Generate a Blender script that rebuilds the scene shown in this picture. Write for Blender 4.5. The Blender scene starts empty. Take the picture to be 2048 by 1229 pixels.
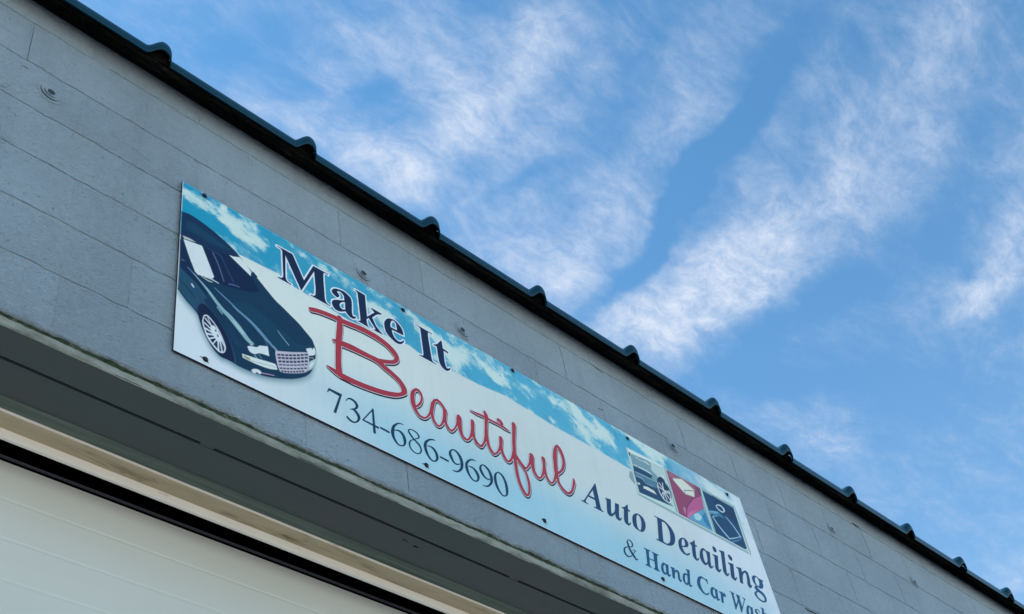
import bpy, math, random
import numpy as np
from mathutils import Matrix, Vector, noise as mnoise

sc = bpy.context.scene
random.seed(7)
rng = np.random.default_rng(11)
ZC = 1.6                     # eye height; heights below are written above the eye
COL = sc.collection
# ------------------------------------------------------------------ camera
cam_d = bpy.data.cameras.new('camera')
cam = bpy.data.objects.new('camera', cam_d); COL.objects.link(cam); sc.camera = cam
cam_d.sensor_fit = 'HORIZONTAL'; cam_d.sensor_width = 36.0
cam_d.lens = 2455.07 / 2048 * 36.0
cam_d.clip_start = 0.05; cam_d.clip_end = 4000
cam.matrix_world = Matrix(((0.692231,-0.428327,-0.580820,0),(-0.705485,-0.571154,-0.419611,-2.15),(-0.152007,0.700228,-0.697549,ZC),(0,0,0,1)))
# ------------------------------------------------------------------ sun, sky
SUN_EL, SUN_AZ = math.radians(38), math.radians(-28)     # behind the building, up left
sd = bpy.data.lights.new('sun', 'SUN'); sd.energy = 4.8; sd.angle = math.radians(0.53); sd.color = (1, .93, .84)
sun = bpy.data.objects.new('sun', sd); COL.objects.link(sun)
sdir = Vector((math.sin(SUN_AZ)*math.cos(SUN_EL), math.cos(SUN_AZ)*math.cos(SUN_EL), math.sin(SUN_EL)))
sun.rotation_euler = (-sdir).to_track_quat('-Z', 'Y').to_euler()
sc.view_settings.view_transform = 'Standard'; sc.view_settings.look = 'None'
sc.view_settings.exposure = 1.15; sc.view_settings.gamma = 1.0; sc.view_settings.use_curve_mapping = False
# clouds: streaks of cirrus on a flat layer (x/z, y/z): centre, direction, half length, half width, strength
CLOUDS=[(0.978, 0.525, -1.061, 0.098, 0.069, 0.9),
(1.044, 0.523, -1.941, 0.076, 0.054, 0.8),
(0.983, 0.443, -1.377, 0.16, 0.099, 1.0),
(1.011, 0.347, -1.514, 0.164, 0.096, 0.7),
(1.063, 0.419, -1.264, 0.135, 0.063, 0.6),
(0.994, 0.233, -1.688, 0.174, 0.108, 0.5),
(0.928, 0.136, -1.906, 0.154, 0.088, 0.4),
(0.895, 0.042, -1.962, 0.116, 0.058, 0.35),
(0.909, 0.291, -2.044, 0.095, 0.041, 0.3),
(1.048, 0.172, -2.085, 0.112, 0.048, 0.2),
(0.858, 0.201, -2.005, 0.085, 0.038, 0.25),
(0.851, 0.534, -1.61, 0.135, 0.075, 0.5),
(0.828, 0.474, -1.603, 0.139, 0.084, 0.42),
(0.79, 0.378, -1.983, 0.121, 0.061, 0.35),
(0.765, 0.29, -2.086, 0.122, 0.061, 0.25),
(0.715, 0.215, -2.089, 0.099, 0.05, 0.3),
(0.553, 0.553, -0.256, 0.084, 0.042, 0.8),
(0.617, 0.548, -0.423, 0.068, 0.041, 0.9),
(0.609, 0.48, -1.436, 0.1, 0.051, 0.7),
(0.608, 0.409, -1.565, 0.089, 0.048, 0.6),
(0.597, 0.335, -1.389, 0.069, 0.044, 0.85),
(0.56, 0.316, -1.139, 0.062, 0.038, 0.6),
(0.486, 0.543, -0.382, 0.069, 0.036, 0.5),
(0.464, 0.472, -2.013, 0.074, 0.033, 0.45),
(0.497, 0.401, -1.392, 0.074, 0.044, 0.45),
(0.547, 0.41, -1.595, 0.075, 0.041, 0.5),
(0.654, 0.318, -1.926, 0.092, 0.046, 0.4),
(0.69, 0.525, -0.665, 0.085, 0.054, 0.35),
(0.452, 0.493, -0.016, 0.043, 0.024, 0.25),
(0.672, 0.433, -1.197, 0.099, 0.05, 0.35),
(0.754, 0.512, -1.666, 0.081, 0.046, 0.35),
(1.305, 0.209, -1.717, 0.075, 0.06, 0.9),
(1.239, 0.146, -2.271, 0.112, 0.051, 0.75),
(1.141, 0.08, -2.365, 0.11, 0.045, 0.4),
(1.279, 0.234, -0.38, 0.04, 0.022, 0.4),
(1.366, 0.5, -2.218, 0.103, 0.058, 0.4),
(1.3, 0.507, -1.657, 0.106, 0.074, 0.25),
(1.434, 0.52, -1.894, 0.085, 0.048, 0.35),
(1.208, 0.584, -0.918, 0.114, 0.084, 0.3),
(1.576, 0.312, -0.218, 0.061, 0.032, 0.25),
(1.973, 0.537, 0.082, 0.133, 0.048, 0.4),
(0.756, 0.577, 0.074, 0.091, 0.058, 0.35),
(0.681, 0.414, -0.049, 0.133, 0.078, 0.22),
(0.615, 0.476, -0.236, 0.159, 0.102, 0.2),
(0.515, 0.404, -0.471, 0.163, 0.084, 0.25),
(0.371, 0.524, -0.211, 0.074, 0.036, 0.15),
(0.429, 0.563, -0.122, 0.062, 0.026, 0.25),
(0.804, 0.203, -1.993, 0.112, 0.042, -0.5),
(0.901, 0.476, -1.719, 0.103, 0.028, -1.0),
(0.872, 0.366, -1.925, 0.1, 0.03, -1.0),
(0.838, 0.28, -2.016, 0.086, 0.033, -0.8),
(1.147, 0.357, -1.468, 0.179, 0.065, -0.7),
(1.354, 0.395, -0.345, 0.221, 0.102, -0.6),
(1.168, 0.212, -2.38, 0.106, 0.032, -0.4),
(0.506, 0.473, -1.284, 0.054, 0.026, -0.3),
(0.377, 0.509, -0.98, 0.062, 0.032, -0.4),
(1.18, 0.495, -0.482, 0.124, 0.048, -0.6),
(0.714, 0.459, -1.35, 0.064, 0.021, -0.3),
(1.341, 0.596, 1.559, 0.076, 0.051, -0.2)]

world = bpy.data.worlds.new('World'); sc.world = world; world.use_nodes = True
def world_sky():
    nt = world.node_tree; N = nt.nodes; Lk = nt.links; N.clear()
    def nd(t, **k):
        n = N.new(t)
        for a, b in k.items(): setattr(n, a, b)
        return n
    def math_(op, a, b=None, c=None, clamp=False):
        n = nd('ShaderNodeMath', operation=op, use_clamp=clamp)
        for i, v in enumerate((a, b, c)):
            if v is None: continue
            if isinstance(v, (int, float)): n.inputs[i].default_value = v
            else: Lk.new(v, n.inputs[i])
        return n.outputs[0]
    out = nd('ShaderNodeOutputWorld'); bg = nd('ShaderNodeBackground'); Lk.new(bg.outputs[0], out.inputs[0])
    sky = nd('ShaderNodeTexSky', sky_type='NISHITA', sun_disc=False)
    sky.sun_elevation = SUN_EL; sky.sun_rotation = SUN_AZ % (2*math.pi)
    sky.altitude = 300; sky.air_density = 1.0; sky.dust_density = 0.4; sky.ozone_density = 2.0
    tc = nd('ShaderNodeTexCoord'); sep = nd('ShaderNodeSeparateXYZ'); Lk.new(tc.outputs['Generated'], sep.inputs[0])
    z = math_('MAXIMUM', sep.outputs[2], 0.06)
    comb = nd('ShaderNodeCombineXYZ')
    Lk.new(math_('DIVIDE', sep.outputs[0], z), comb.inputs[0]); Lk.new(math_('DIVIDE', sep.outputs[1], z), comb.inputs[1])
    P = comb.outputs[0]
    def noise(vec, scale, detail, rough, dist=0, out_='Fac'):
        n = nd('ShaderNodeTexNoise'); n.inputs['Scale'].default_value = scale; n.inputs['Detail'].default_value = detail
        n.inputs['Roughness'].default_value = rough; n.inputs['Distortion'].default_value = dist
        Lk.new(vec, n.inputs['Vector']); return n.outputs[out_]
    def vadd(a, b, s):
        m = nd('ShaderNodeVectorMath', operation='SUBTRACT'); Lk.new(b, m.inputs[0]); m.inputs[1].default_value = (.5, .5, .5)
        k = nd('ShaderNodeVectorMath', operation='SCALE'); Lk.new(m.outputs[0], k.inputs[0]); k.inputs['Scale'].default_value = s
        q = nd('ShaderNodeVectorMath', operation='ADD'); Lk.new(a, q.inputs[0]); Lk.new(k.outputs[0], q.inputs[1]); return q.outputs[0]
    W = vadd(P, noise(P, 3.0, 3, .55, 0, 'Color'), .07)
    W2 = vadd(W, noise(P, 10.0, 3, .6, 0, 'Color'), .07)
    total = None
    for cx, cy, an, hl, hw, amp in CLOUDS:
        mp = nd('ShaderNodeMapping', vector_type='TEXTURE'); Lk.new(W2, mp.inputs['Vector'])
        mp.inputs['Location'].default_value = (cx, cy, 0); mp.inputs['Rotation'].default_value = (0, 0, an)
        mp.inputs['Scale'].default_value = (hl, hw, 1)
        g = nd('ShaderNodeTexGradient', gradient_type='SPHERICAL'); Lk.new(mp.outputs[0], g.inputs[0])
        total = math_('MULTIPLY_ADD', g.outputs['Fac'], amp*1.05, 0.0 if total is None else total)
    # grain of the cirrus: long soft fibres plus small cotton ripples, everywhere in the sky
    mp = nd('ShaderNodeMapping'); Lk.new(W, mp.inputs['Vector']); mp.inputs['Rotation'].default_value = (0, 0, 1.781)
    mp.inputs['Scale'].default_value = (1.0, 2.6, 1)
    fib = noise(mp.outputs[0], 7.0, 6, .68, .3)
    mp2 = nd('ShaderNodeMapping'); Lk.new(W2, mp2.inputs['Vector']); mp2.inputs['Rotation'].default_value = (0, 0, 2.281)
    mp2.inputs['Scale'].default_value = (.75, 1.35, 1)
    rip = noise(mp2.outputs[0], 32.0, 6, .7, .1)
    base = noise(W, 1.3, 3, .5)
    dens = math_('MULTIPLY_ADD', math_('SUBTRACT', fib, .5), 1.8, total)
    dens = math_('MULTIPLY_ADD', math_('SUBTRACT', base, .5), .5, dens)
    mr = nd('ShaderNodeMapRange', interpolation_type='SMOOTHSTEP'); Lk.new(dens, mr.inputs[0])
    mr.inputs['From Min'].default_value = -.38; mr.inputs['From Max'].default_value = 1.5
    # cotton ripples break the cloud up
    mot = nd('ShaderNodeMapRange'); Lk.new(rip, mot.inputs[0]); mot.inputs['From Min'].default_value = .33; mot.inputs['From Max'].default_value = .66
    mot.inputs['To Min'].default_value = .40; mot.inputs['To Max'].default_value = 1.08; mot.clamp = True
    alpha = math_('MULTIPLY_ADD', math_('MULTIPLY', mr.outputs[0], mot.outputs[0]), .93, .02, clamp=True)
    hz = math_('SUBTRACT', 1.0, sep.outputs[2], clamp=True)
    haze = math_('MULTIPLY', math_('POWER', hz, 3.2), .65)
    tint = nd('ShaderNodeMix', data_type='RGBA', blend_type='MULTIPLY'); tint.inputs[0].default_value = 1
    Lk.new(sky.outputs[0], tint.inputs[6]); tint.inputs[7].default_value = SKY_TINT
    mix = nd('ShaderNodeMix', data_type='RGBA'); Lk.new(alpha, mix.inputs[0])
    Lk.new(tint.outputs[2], mix.inputs[6]); mix.inputs[7].default_value = CLOUD_RGB
    hm = nd('ShaderNodeMix', data_type='RGBA'); Lk.new(haze, hm.inputs[0]); Lk.new(mix.outputs[2], hm.inputs[6]); hm.inputs[7].default_value = HAZE_RGB
    Lk.new(hm.outputs[2], bg.inputs[0]); bg.inputs[1].default_value = SKY_STRENGTH
SKY_STRENGTH = 0.12
SKY_TINT = (.46, .87, .97, 1)
CLOUD_RGB = (2.65, 3.0, 3.6, 1)
HAZE_RGB = (3.6, 3.55, 3.5, 1)
world_sky()
# ------------------------------------------------------------------ helpers
def lin(c):
    c = c/255.0
    return c/12.92 if c <= .04045 else ((c+.055)/1.055)**2.4
INK_W = (.49, .67, .87)          # how bright a white print stands in this open shade
def ink(rgb):
    return tuple(min(.9, lin(v)/k) for v, k in zip(rgb, INK_W))
def mat(name, color, rough=.6, spec=.5, metallic=0.0, build=None):
    m = bpy.data.materials.new(name); m.use_nodes = True
    b = m.node_tree.nodes['Principled BSDF']
    b.inputs['Base Color'].default_value = (*color, 1); b.inputs['Roughness'].default_value = rough
    b.inputs['Specular IOR Level'].default_value = spec; b.inputs['Metallic'].default_value = metallic
    if build: build(m.node_tree, b)
    return m
def noise_node(nt, scale, detail=4, rough=.55, vec=None, dist=0):
    n = nt.nodes.new('ShaderNodeTexNoise'); n.inputs['Scale'].default_value = scale; n.inputs['Detail'].default_value = detail
    n.inputs['Roughness'].default_value = rough; n.inputs['Distortion'].default_value = dist
    if vec is None:
        g = nt.nodes.new('ShaderNodeNewGeometry'); vec = g.outputs['Position']
    nt.links.new(vec, n.inputs['Vector']); return n.outputs['Fac']
def pos_scaled(nt, s):
    g = nt.nodes.new('ShaderNodeNewGeometry'); m = nt.nodes.new('ShaderNodeMapping'); m.inputs['Scale'].default_value = s
    nt.links.new(g.outputs['Position'], m.inputs['Vector']); return m.outputs[0]
def ramp(nt, fac, stops):
    r = nt.nodes.new('ShaderNodeValToRGB'); nt.links.new(fac, r.inputs[0]); e = r.color_ramp.elements
    while len(e) < len(stops): e.new(.5)
    for k, (p, c) in enumerate(stops):
        e[k].position = p; e[k].color = (*c, 1) if len(c) == 3 else c
    return r.outputs[0]
def bump(nt, b, h, strength, dist, prev=None):
    n = nt.nodes.new('ShaderNodeBump'); n.inputs['Strength'].default_value = strength; n.inputs['Distance'].default_value = dist
    nt.links.new(h, n.inputs['Height'])
    if prev: nt.links.new(prev, n.inputs['Normal'])
    nt.links.new(n.outputs[0], b.inputs['Normal']); return n.outputs[0]
def mathn(nt, op, a, b_=None, clamp=False):
    n = nt.nodes.new('ShaderNodeMath'); n.operation = op; n.use_clamp = clamp
    for i, v in enumerate((a, b_)):
        if v is None: continue
        if isinstance(v, (int, float)): n.inputs[i].default_value = v
        else: nt.links.new(v, n.inputs[i])
    return n.outputs[0]

def b_block(nt, b):
    nt_ = nt
    base = noise_node(nt, 3.0, 5, .6)
    spots = noise_node(nt, 38.0, 4, .6)
    c = ramp(nt, base, [(.3, (.435, .515, .555)), (.7, (.465, .54, .575))])
    mx = nt.nodes.new('ShaderNodeMix'); mx.data_type = 'RGBA'; mx.blend_type = 'MULTIPLY'; mx.inputs[0].default_value = 1
    nt.links.new(c, mx.inputs[6]); nt.links.new(ramp(nt, spots, [(.35, (.95, .95, .95)), (.6, (1.02, 1.02, 1.02))]), mx.inputs[7])
    # thin pits and flaws, the shade in the pits painted darker
    pit = ramp(nt, noise_node(nt, 120.0, 3, .5, pos_scaled(nt, (.75, 1, 1.2))), [(.27, (.50, .55, .56)), (.345, (1, 1, 1))])
    m2 = nt.nodes.new('ShaderNodeMix'); m2.data_type = 'RGBA'; m2.blend_type = 'MULTIPLY'; m2.inputs[0].default_value = .28
    nt.links.new(mx.outputs[2], m2.inputs[6]); nt.links.new(pit, m2.inputs[7])
    oi_ = nt.nodes.new('ShaderNodeObjectInfo'); unit = ramp(nt, oi_.outputs['Random'], [(0, (.95, .95, .955)), (1, (1.03, 1.03, 1.03))])
    run = ramp(nt, noise_node(nt, 7, 4, .6, pos_scaled(nt, (1.6, 1, .14))), [(.36, (.95, .95, .945)), (.5, (1, 1, 1))])
    m3 = nt.nodes.new('ShaderNodeMix'); m3.data_type = 'RGBA'; m3.blend_type = 'MULTIPLY'; m3.inputs[0].default_value = 1
    nt.links.new(m2.outputs[2], m3.inputs[6]); nt.links.new(unit, m3.inputs[7])
    m4 = nt.nodes.new('ShaderNodeMix'); m4.data_type = 'RGBA'; m4.blend_type = 'MULTIPLY'; m4.inputs[0].default_value = 1
    nt.links.new(m3.outputs[2], m4.inputs[6]); nt.links.new(run, m4.inputs[7])
    nt.links.new(m4.outputs[2], b.inputs['Base Color'])
    v = pos_scaled(nt, (.62, 1, 1.25))
    area = ramp(nt, noise_node(nt, 2.2, 3, .5), [(.4, (.72, .72, .72)), (.62, (1, 1, 1))])   # some blocks rougher than others
    n1 = mathn(nt, 'MULTIPLY', noise_node(nt, 150, 4, .62, v, .3), area)
    p1 = bump(nt, b, n1, 1.0, .021)
    p2 = bump(nt, b, noise_node(nt, 24, 3, .5, v), .3, .006, p1)
    p3 = bump(nt, b, pit, 1.0, .012, p2)
M_BLOCK = mat('painted_block', (.3, .36, .37), .62, .35, build=b_block)
M_JOINT = mat('painted_mortar', (.32, .385, .42), .8, .2)
def b_bead(nt, b):
    c = ramp(nt, noise_node(nt, 30, 5, .6, pos_scaled(nt, (.3, 1, 1))), [(.3, (.14, .15, .115)), (.55, (.34, .35, .30)), (.8, (.42, .43, .38))])
    nt.links.new(c, b.inputs['Base Color']); bump(nt, b, noise_node(nt, 120, 4, .6), .6, .004)
M_BEAD = mat('mortar_bead', (.3, .3, .27), .8, .2, build=b_bead)
def b_moss_shade(nt, b):
    c = ramp(nt, noise_node(nt, 60, 4, .6), [(.3, (.02, .035, .02)), (.6, (.075, .095, .06)), (.8, (.27, .30, .25))])
    nt.links.new(c, b.inputs['Base Color']); bump(nt, b, noise_node(nt, 160, 4, .6), .8, .004)
M_MOSS_SHADE = mat('mossy_shade_edge', (.05, .07, .03), .9, .1, build=b_moss_shade)
def b_steel(nt, b):
    c = ramp(nt, noise_node(nt, 2.5, 5, .6, pos_scaled(nt, (.6, 2, 2))), [(.35, (.058, .074, .070)), (.65, (.068, .070, .071))])
    nt.links.new(c, b.inputs['Base Color'])
    bump(nt, b, noise_node(nt, 60, 3, .6), .15, .002)
M_STEEL = mat('grey_painted_steel', (.13, .15, .15), .5, .4, build=b_steel)
def b_wood_green(nt, b):
    c = ramp(nt, noise_node(nt, 14, 5, .6, pos_scaled(nt, (.12, 3, 3)), .4), [(.3, (.07, .09, .07)), (.5, (.12, .145, .115)), (.7, (.17, .19, .155))])
    nt.links.new(c, b.inputs['Base Color']); bump(nt, b, noise_node(nt, 30, 4, .6, pos_scaled(nt, (.1, 3, 3))), .4, .003)
M_WOODG = mat('weathered_green_board', (.2, .22, .17), .8, .2, build=b_wood_green)
def b_wood_tan(nt, b):
    d = noise_node(nt, 9, 6, .65, pos_scaled(nt, (.35, 3, 3)), .5)
    c = ramp(nt, d, [(.28, (.07, .055, .025)), (.42, (.50, .385, .24)), (.7, (.60, .47, .31))])
    nt.links.new(c, b.inputs['Base Color']); bump(nt, b, noise_node(nt, 40, 4, .6, pos_scaled(nt, (.15, 2, 2))), .4, .002)
M_WOODT = mat('dirty_tan_trim', (.4, .34, .22), .7, .3, build=b_wood_tan)
def b_cream(nt, b):
    d = noise_node(nt, 14, 6, .65, pos_scaled(nt, (.5, 2, 2)), .3)
    c = ramp(nt, d, [(.24, (.22, .18, .11)), (.36, (.88, .79, .67)), (.7, (.92, .84, .74))])
    nt.links.new(c, b.inputs['Base Color']); bump(nt, b, noise_node(nt, 60, 3, .6), .15, .002)
M_CREAM = mat('cream_bead_trim', (.6, .5, .36), .6, .3, build=b_cream)
def b_door(nt, b):
    c = ramp(nt, noise_node(nt, 1.6, 6, .6, pos_scaled(nt, (.5, 1, 1.5))), [(.3, (.73, .70, .60)), (.7, (.78, .755, .67))])
    nt.links.new(c, b.inputs['Base Color'])
    p = bump(nt, b, noise_node(nt, 50, 4, .6, pos_scaled(nt, (.08, 1, 1))), .25, .0012)
    bump(nt, b, noise_node(nt, 3, 2, .5), .2, .004, p)
M_DOOR = mat('off_white_door', (.6, .62, .58), .45, .4, build=b_door)
M_RUBBER = mat('grey_rubber', (.16, .15, .17), .6, .3)
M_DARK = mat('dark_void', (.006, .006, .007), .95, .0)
def b_roof(nt, b):
    c = ramp(nt, noise_node(nt, 8, 5, .6, pos_scaled(nt, (.4, 1, 1))), [(.3, (.001, .030, .052)), (.7, (.003, .042, .064))])
    nt.links.new(c, b.inputs['Base Color']); bump(nt, b, noise_node(nt, 20, 3, .5), .1, .003)
M_ROOF = mat('teal_roof_metal', (.04, .11, .14), .26, .25, build=b_roof)
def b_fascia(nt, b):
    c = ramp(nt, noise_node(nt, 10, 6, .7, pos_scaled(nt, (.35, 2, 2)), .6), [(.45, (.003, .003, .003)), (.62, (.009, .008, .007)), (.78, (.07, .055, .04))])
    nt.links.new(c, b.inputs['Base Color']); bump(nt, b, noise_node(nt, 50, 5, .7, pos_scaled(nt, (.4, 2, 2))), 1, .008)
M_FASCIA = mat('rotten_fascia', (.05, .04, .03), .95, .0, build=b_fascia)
def b_ground(nt, b):
    c = ramp(nt, noise_node(nt, .6, 8, .65), [(.3, (.42, .41, .38)), (.7, (.54, .53, .50))])
    nt.links.new(c, b.inputs['Base Color']); bump(nt, b, noise_node(nt, 40, 5, .6), .5, .01)
M_GROUND = mat('concrete_yard', (.25, .24, .22), .85, .2, build=b_ground)
def b_screw(nt, b): pass
M_SCREW = mat('rusty_screw', (.02, .02, .035), .5, .5, .3)
M_STAIN = mat('rust_stain', (.12, .15, .17), .7, .2)
def b_print(nt, b):
    a = nt.nodes.new('ShaderNodeAttribute'); a.attribute_name = 'print'
    nt.links.new(a.outputs['Color'], b.inputs['Base Color'])
M_PRINT = mat('printed_vinyl', (.8, .8, .8), .32, .32, build=b_print)
M_EDGE = mat('sheet_edge_shadow', (.012, .010, .03), .5, .3)  # near-black panel sides: the shadow line around the sign is painted in
M_WHITE = mat('white_sign_edge', (.85, .85, .88), .4, .5)
def flat_ink(name, rgb): return mat(name, ink(rgb), .32, .3)
M_NAVY = flat_ink('navy_ink', (6, 24, 58)); M_NAVY2 = flat_ink('slate_blue_ink', (16, 52, 94)); M_TEALINK = flat_ink('teal_ink', (6, 66, 112)); M_DIGIT = flat_ink('digit_ink', (4, 46, 76))
M_RED = flat_ink('red_ink', (136, 44, 56)); M_HALO = flat_ink('white_ink', (214, 220, 232)); M_BLACK = flat_ink('black_ink', (4, 8, 30))

def link(o, parent=None):
    COL.objects.link(o)
    if parent is not None: o.parent = parent
    return o
def empty(name, loc=(0, 0, 0), parent=None):
    o = bpy.data.objects.new(name, None); o.location = loc; o.empty_display_size = .2
    return link(o, parent)
def tag(o, label=None, cat=None, group=None, kind=None):
    for k, v in (('label', label), ('category', cat), ('group', group), ('kind', kind)):
        if v: o[k] = v
    return o
def mesh_obj(name, verts, faces, material, parent=None, smooth=False, loc=None):
    me = bpy.data.meshes.new(name); me.from_pydata([tuple(map(float, v)) for v in verts], [], faces); me.update()
    for m in (material if isinstance(material, (list, tuple)) else [material]): me.materials.append(m)
    if smooth: me.polygons.foreach_set('use_smooth', [True]*len(me.polygons))
    o = bpy.data.objects.new(name, me)
    if loc: o.location = loc
    return link(o, parent)
def box(x0, x1, y0, y1, z0, z1):
    v = [(x, y, z) for x in (x0, x1) for y in (y0, y1) for z in (z0, z1)]
    f = [(0, 1, 3, 2), (4, 6, 7, 5), (0, 4, 5, 1), (2, 3, 7, 6), (0, 2, 6, 4), (1, 5, 7, 3)]
    return v, f
def join(*parts):
    V, F = [], []
    for v, f in parts:
        k = len(V); V += v; F += [tuple(i+k for i in q) for q in f]
    return V, F
def bevel(o, w, seg=2):
    import bmesh
    bm = bmesh.new(); bm.from_mesh(o.data)
    bmesh.ops.bevel(bm, geom=list(bm.edges), offset=w, segments=seg, affect='EDGES', profile=.5)
    bm.to_mesh(o.data); bm.free(); o.data.update()
def strip(profile, x0, x1, n, jit, seed=0, freq=9.0):
    """long run along x with a (y, z) profile, each profile point wandering by jit"""
    V, F = [], []
    for i in range(n+1):
        x = x0 + (x1-x0)*i/n
        for j, (y, z) in enumerate(profile):
            q = jit[j]
            a = mnoise.noise(Vector((x*freq, j*7.3+seed, 0))) + .6*mnoise.noise(Vector((x*freq*4.1, j*3.1+seed, 5))) + .45*mnoise.noise(Vector((x*freq*11, j*3.1+seed, 9)))
            c = mnoise.noise(Vector((x*freq, j*5.7+seed, 20))) + .6*mnoise.noise(Vector((x*freq*5.1, j*3.1+seed, 25)))
            V.append((x, y+q[0]*a, z+q[1]*c))
    m = len(profile)
    for i in range(n):
        for j in range(m-1):
            F.append((i*m+j, i*m+j+1, (i+1)*m+j+1, (i+1)*m+j))
    return V, F

# ------------------------------------------------------------------ ground
g = mesh_obj('ground', [(-900, -900, 0), (900, -900, 0), (900, 900, 0), (-900, 900, 0)], [(0, 1, 2, 3)], M_GROUND)
tag(g, 'flat grey concrete yard around the block garage', kind='structure')

# ------------------------------------------------------------------ garage building
XL, XR, DEPTH = -3.2, 12.6, 11.0
DX0, DX1 = -1.4, 4.47                       # door opening
ZB = 2.29 + ZC                              # bottom of the blocks over the door
CZ = .2040; Z0 = 2.292
ROOFZ = 3.70 + ZC
garage = empty('block_garage')
tag(garage, 'painted grey-blue concrete block garage with teal metal roof edge and wide overhead door', 'building')
D = .24
# wall backing (recessed behind the faces of the blocks)
bk = [box(XL, DX0, .0062, D, 0, ROOFZ), box(DX1, XR, .0062, D, 0, ROOFZ), box(DX0, DX1, .0062, D-.002, ZB+.012, ROOFZ),
      box(XL, XL+D, D, DEPTH, 0, ROOFZ), box(XR-D, XR, D, DEPTH, 0, ROOFZ), box(XL, XR, DEPTH, DEPTH+D, 0, ROOFZ)]
wall = mesh_obj('wall', *join(*bk), M_JOINT, garage)
# faces outside of the individually laid area
BX0 = 1 * .4064 - .4064*4                   # first block edge
def block_mesh(name, w, h, seed, bed=.0078, head=.0011):
    r = random.Random(seed); nx, nz = 10, 2; V, F = [], []
    for k in range(nz+1):
        for i in range(nx+1):
            x = i/nx*w; z = k/nz*h
            if i == 0: x += head*r.uniform(.3, 1.2)
            if i == nx: x -= head*r.uniform(.3, 1.2)
            if k == 0: z += bed*(r.uniform(.15, 1.1) if i % 2 else r.uniform(.35, .9))
            if k == nz: z -= bed*r.uniform(.0, .45)
            y = r.uniform(-.0005, .0008) + ((0.0012 if i in (0, nx) and head > .001 else 0) + (.0022 if k in (0, nz) else 0))
            V.append((x, y, z))
    for k in range(nz):
        for i in range(nx):
            a = k*(nx+1)+i; F.append((a, a+1, a+nx+2, a+nx+1))
    ring = [i for i in range(nx+1)] + [k*(nx+1)+nx for k in range(1, nz+1)] + [nz*(nx+1)+i for i in range(nx-1, -1, -1)] + [k*(nx+1) for k in range(nz-1, 0, -1)]
    n0 = len(V)
    for q in ring:
        x, y, z = V[q]; V.append((x, .0125, z))
    L_ = len(ring)
    for i in range(L_):
        j = (i+1) % L_; F.append((ring[i], n0+i, n0+j, ring[j]))
    me = bpy.data.meshes.new(name); me.from_pydata(V, [], F); me.update(); me.materials.append(M_BLOCK)
    return me
variants = [block_mesh('block', .4064, CZ, s, head=(.0020 if s % 2 == 0 else .0002)) for s in range(14)]
variants_top = [block_mesh('block', .4064, .2, s+50) for s in range(4)]
zrow = Z0 + ZC; row = 0
rb = random.Random(5)
while zrow < ROOFZ - .02:
    off = .004 + (.2032 if row % 2 == 0 else 0) 
    off = off - .4064*3
    top = zrow + CZ > ROOFZ
    if top:
        h = ROOFZ - zrow
        if h < .03: break
        vs = [block_mesh('block', .4064, h, s+90) for s in range(3)]
    else: vs = variants
    i = 0
    while off + i*.4064 < 10.4:
        vv = vs if top else (vs[1::2] if off+i*.4064 < 2.4 and rb.random() < .8 else vs[0::2] if rb.random() < .7 else vs)
        o = bpy.data.objects.new('block', rb.choice(vv)); o.location = (off+i*.4064, 0, zrow); link(o, wall); i += 1
    zrow += CZ; row += 1
# plain painted faces where blocks are not told apart (left and right of the laid area, below at the piers)
XA, XB = .004-.4064*3+.0, 10.42
pf = [box(XL-.002, XA-.01, 0, .0075, 0, ROOFZ), box(XB+.2, XR+.002, 0, .0075, 0, ROOFZ), box(DX1, XB+.2, 0, .0075, 0, ZB-.002)]
o = mesh_obj('wall_face', *join(*pf), M_BLOCK, garage)
# rough bottom edge of the paint, moss and painted-in shadow below it, mortar bead, then the steel lintel
zb = ZB
prof = [(-.001, zb+.010), (-.0065, zb+.004), (-.006, zb-.004), (.004, zb-.007), (.018, zb-.003)]
jt = [(.0008, .004), (.0045, .0045), (.005, .0062), (.004, .006), (0, .002)]
o = mesh_obj('paint_edge', *strip(prof, DX0-.3, DX1+.0, 900, jt, 1, 8), M_BLOCK, garage, True)
prof = [(.003, zb-.004), (.010, zb-.012), (.015, zb-.018)]
o = mesh_obj('moss_shade_line', *strip(prof, DX0, DX1, 700, [(.002, .003), (.004, .004), (.001, .001)], 4, 12), M_MOSS_SHADE, garage, True)
prof = [(.016, zb+.004), (.010, zb-.014), (.008, zb-.024), (.010, zb-.033), (.016, zb-.0365)]
o = mesh_obj('mortar_bead', *strip(prof, DX0, DX1, 700, [(0, 0), (.002, .002), (.0025, .003), (.0025, .0035), (.001, .0015)], 9, 10), M_BEAD, garage, True)
ZS = 2.255 + ZC                             # soffit of the lintel
lint = empty('lintel', (0, 0, 0), garage)
mesh_obj('lintel_plate', *box(DX0, DX1, .013, .1135, ZS, ZS+.012), M_STEEL, lint)
mesh_obj('lintel_plate', *box(DX0, DX1, .1235, .2395, ZS-.0005, ZS+.012), M_STEEL, lint)
mesh_obj('slit_void', *box(DX0, DX1, .100, .137, ZS+.0125, ZS+.06), M_DARK, lint)  # near-black box, the darkness above the slit put into its colour
for xw in (-.91, .33, 1.573, 2.815, 4.06):
    o = mesh_obj('weld_bridge', *box(xw-.022, xw+.022, .1125, .1245, ZS+.0008, ZS+.011), M_STEEL, lint)
for xs, ys in ((2.34, .150), (2.39, .158), (3.1, .2)):      # old chips and a bent nail stub
    o = mesh_obj('chip', *strip([(ys-.002, ZS-.0012), (ys+.002, ZS-.0015)], xs, xs+.022, 8, [(.004, .0), (.004, .0)], xs, 60), M_DARK, lint)
# side jambs of the opening
mesh_obj('jamb', *join(box(DX0-.02, DX0, .24, .34, 0, ZS+.02), box(DX1, DX1+.02, .24, .34, 0, ZS+.02)), M_WOODG, garage)
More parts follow.
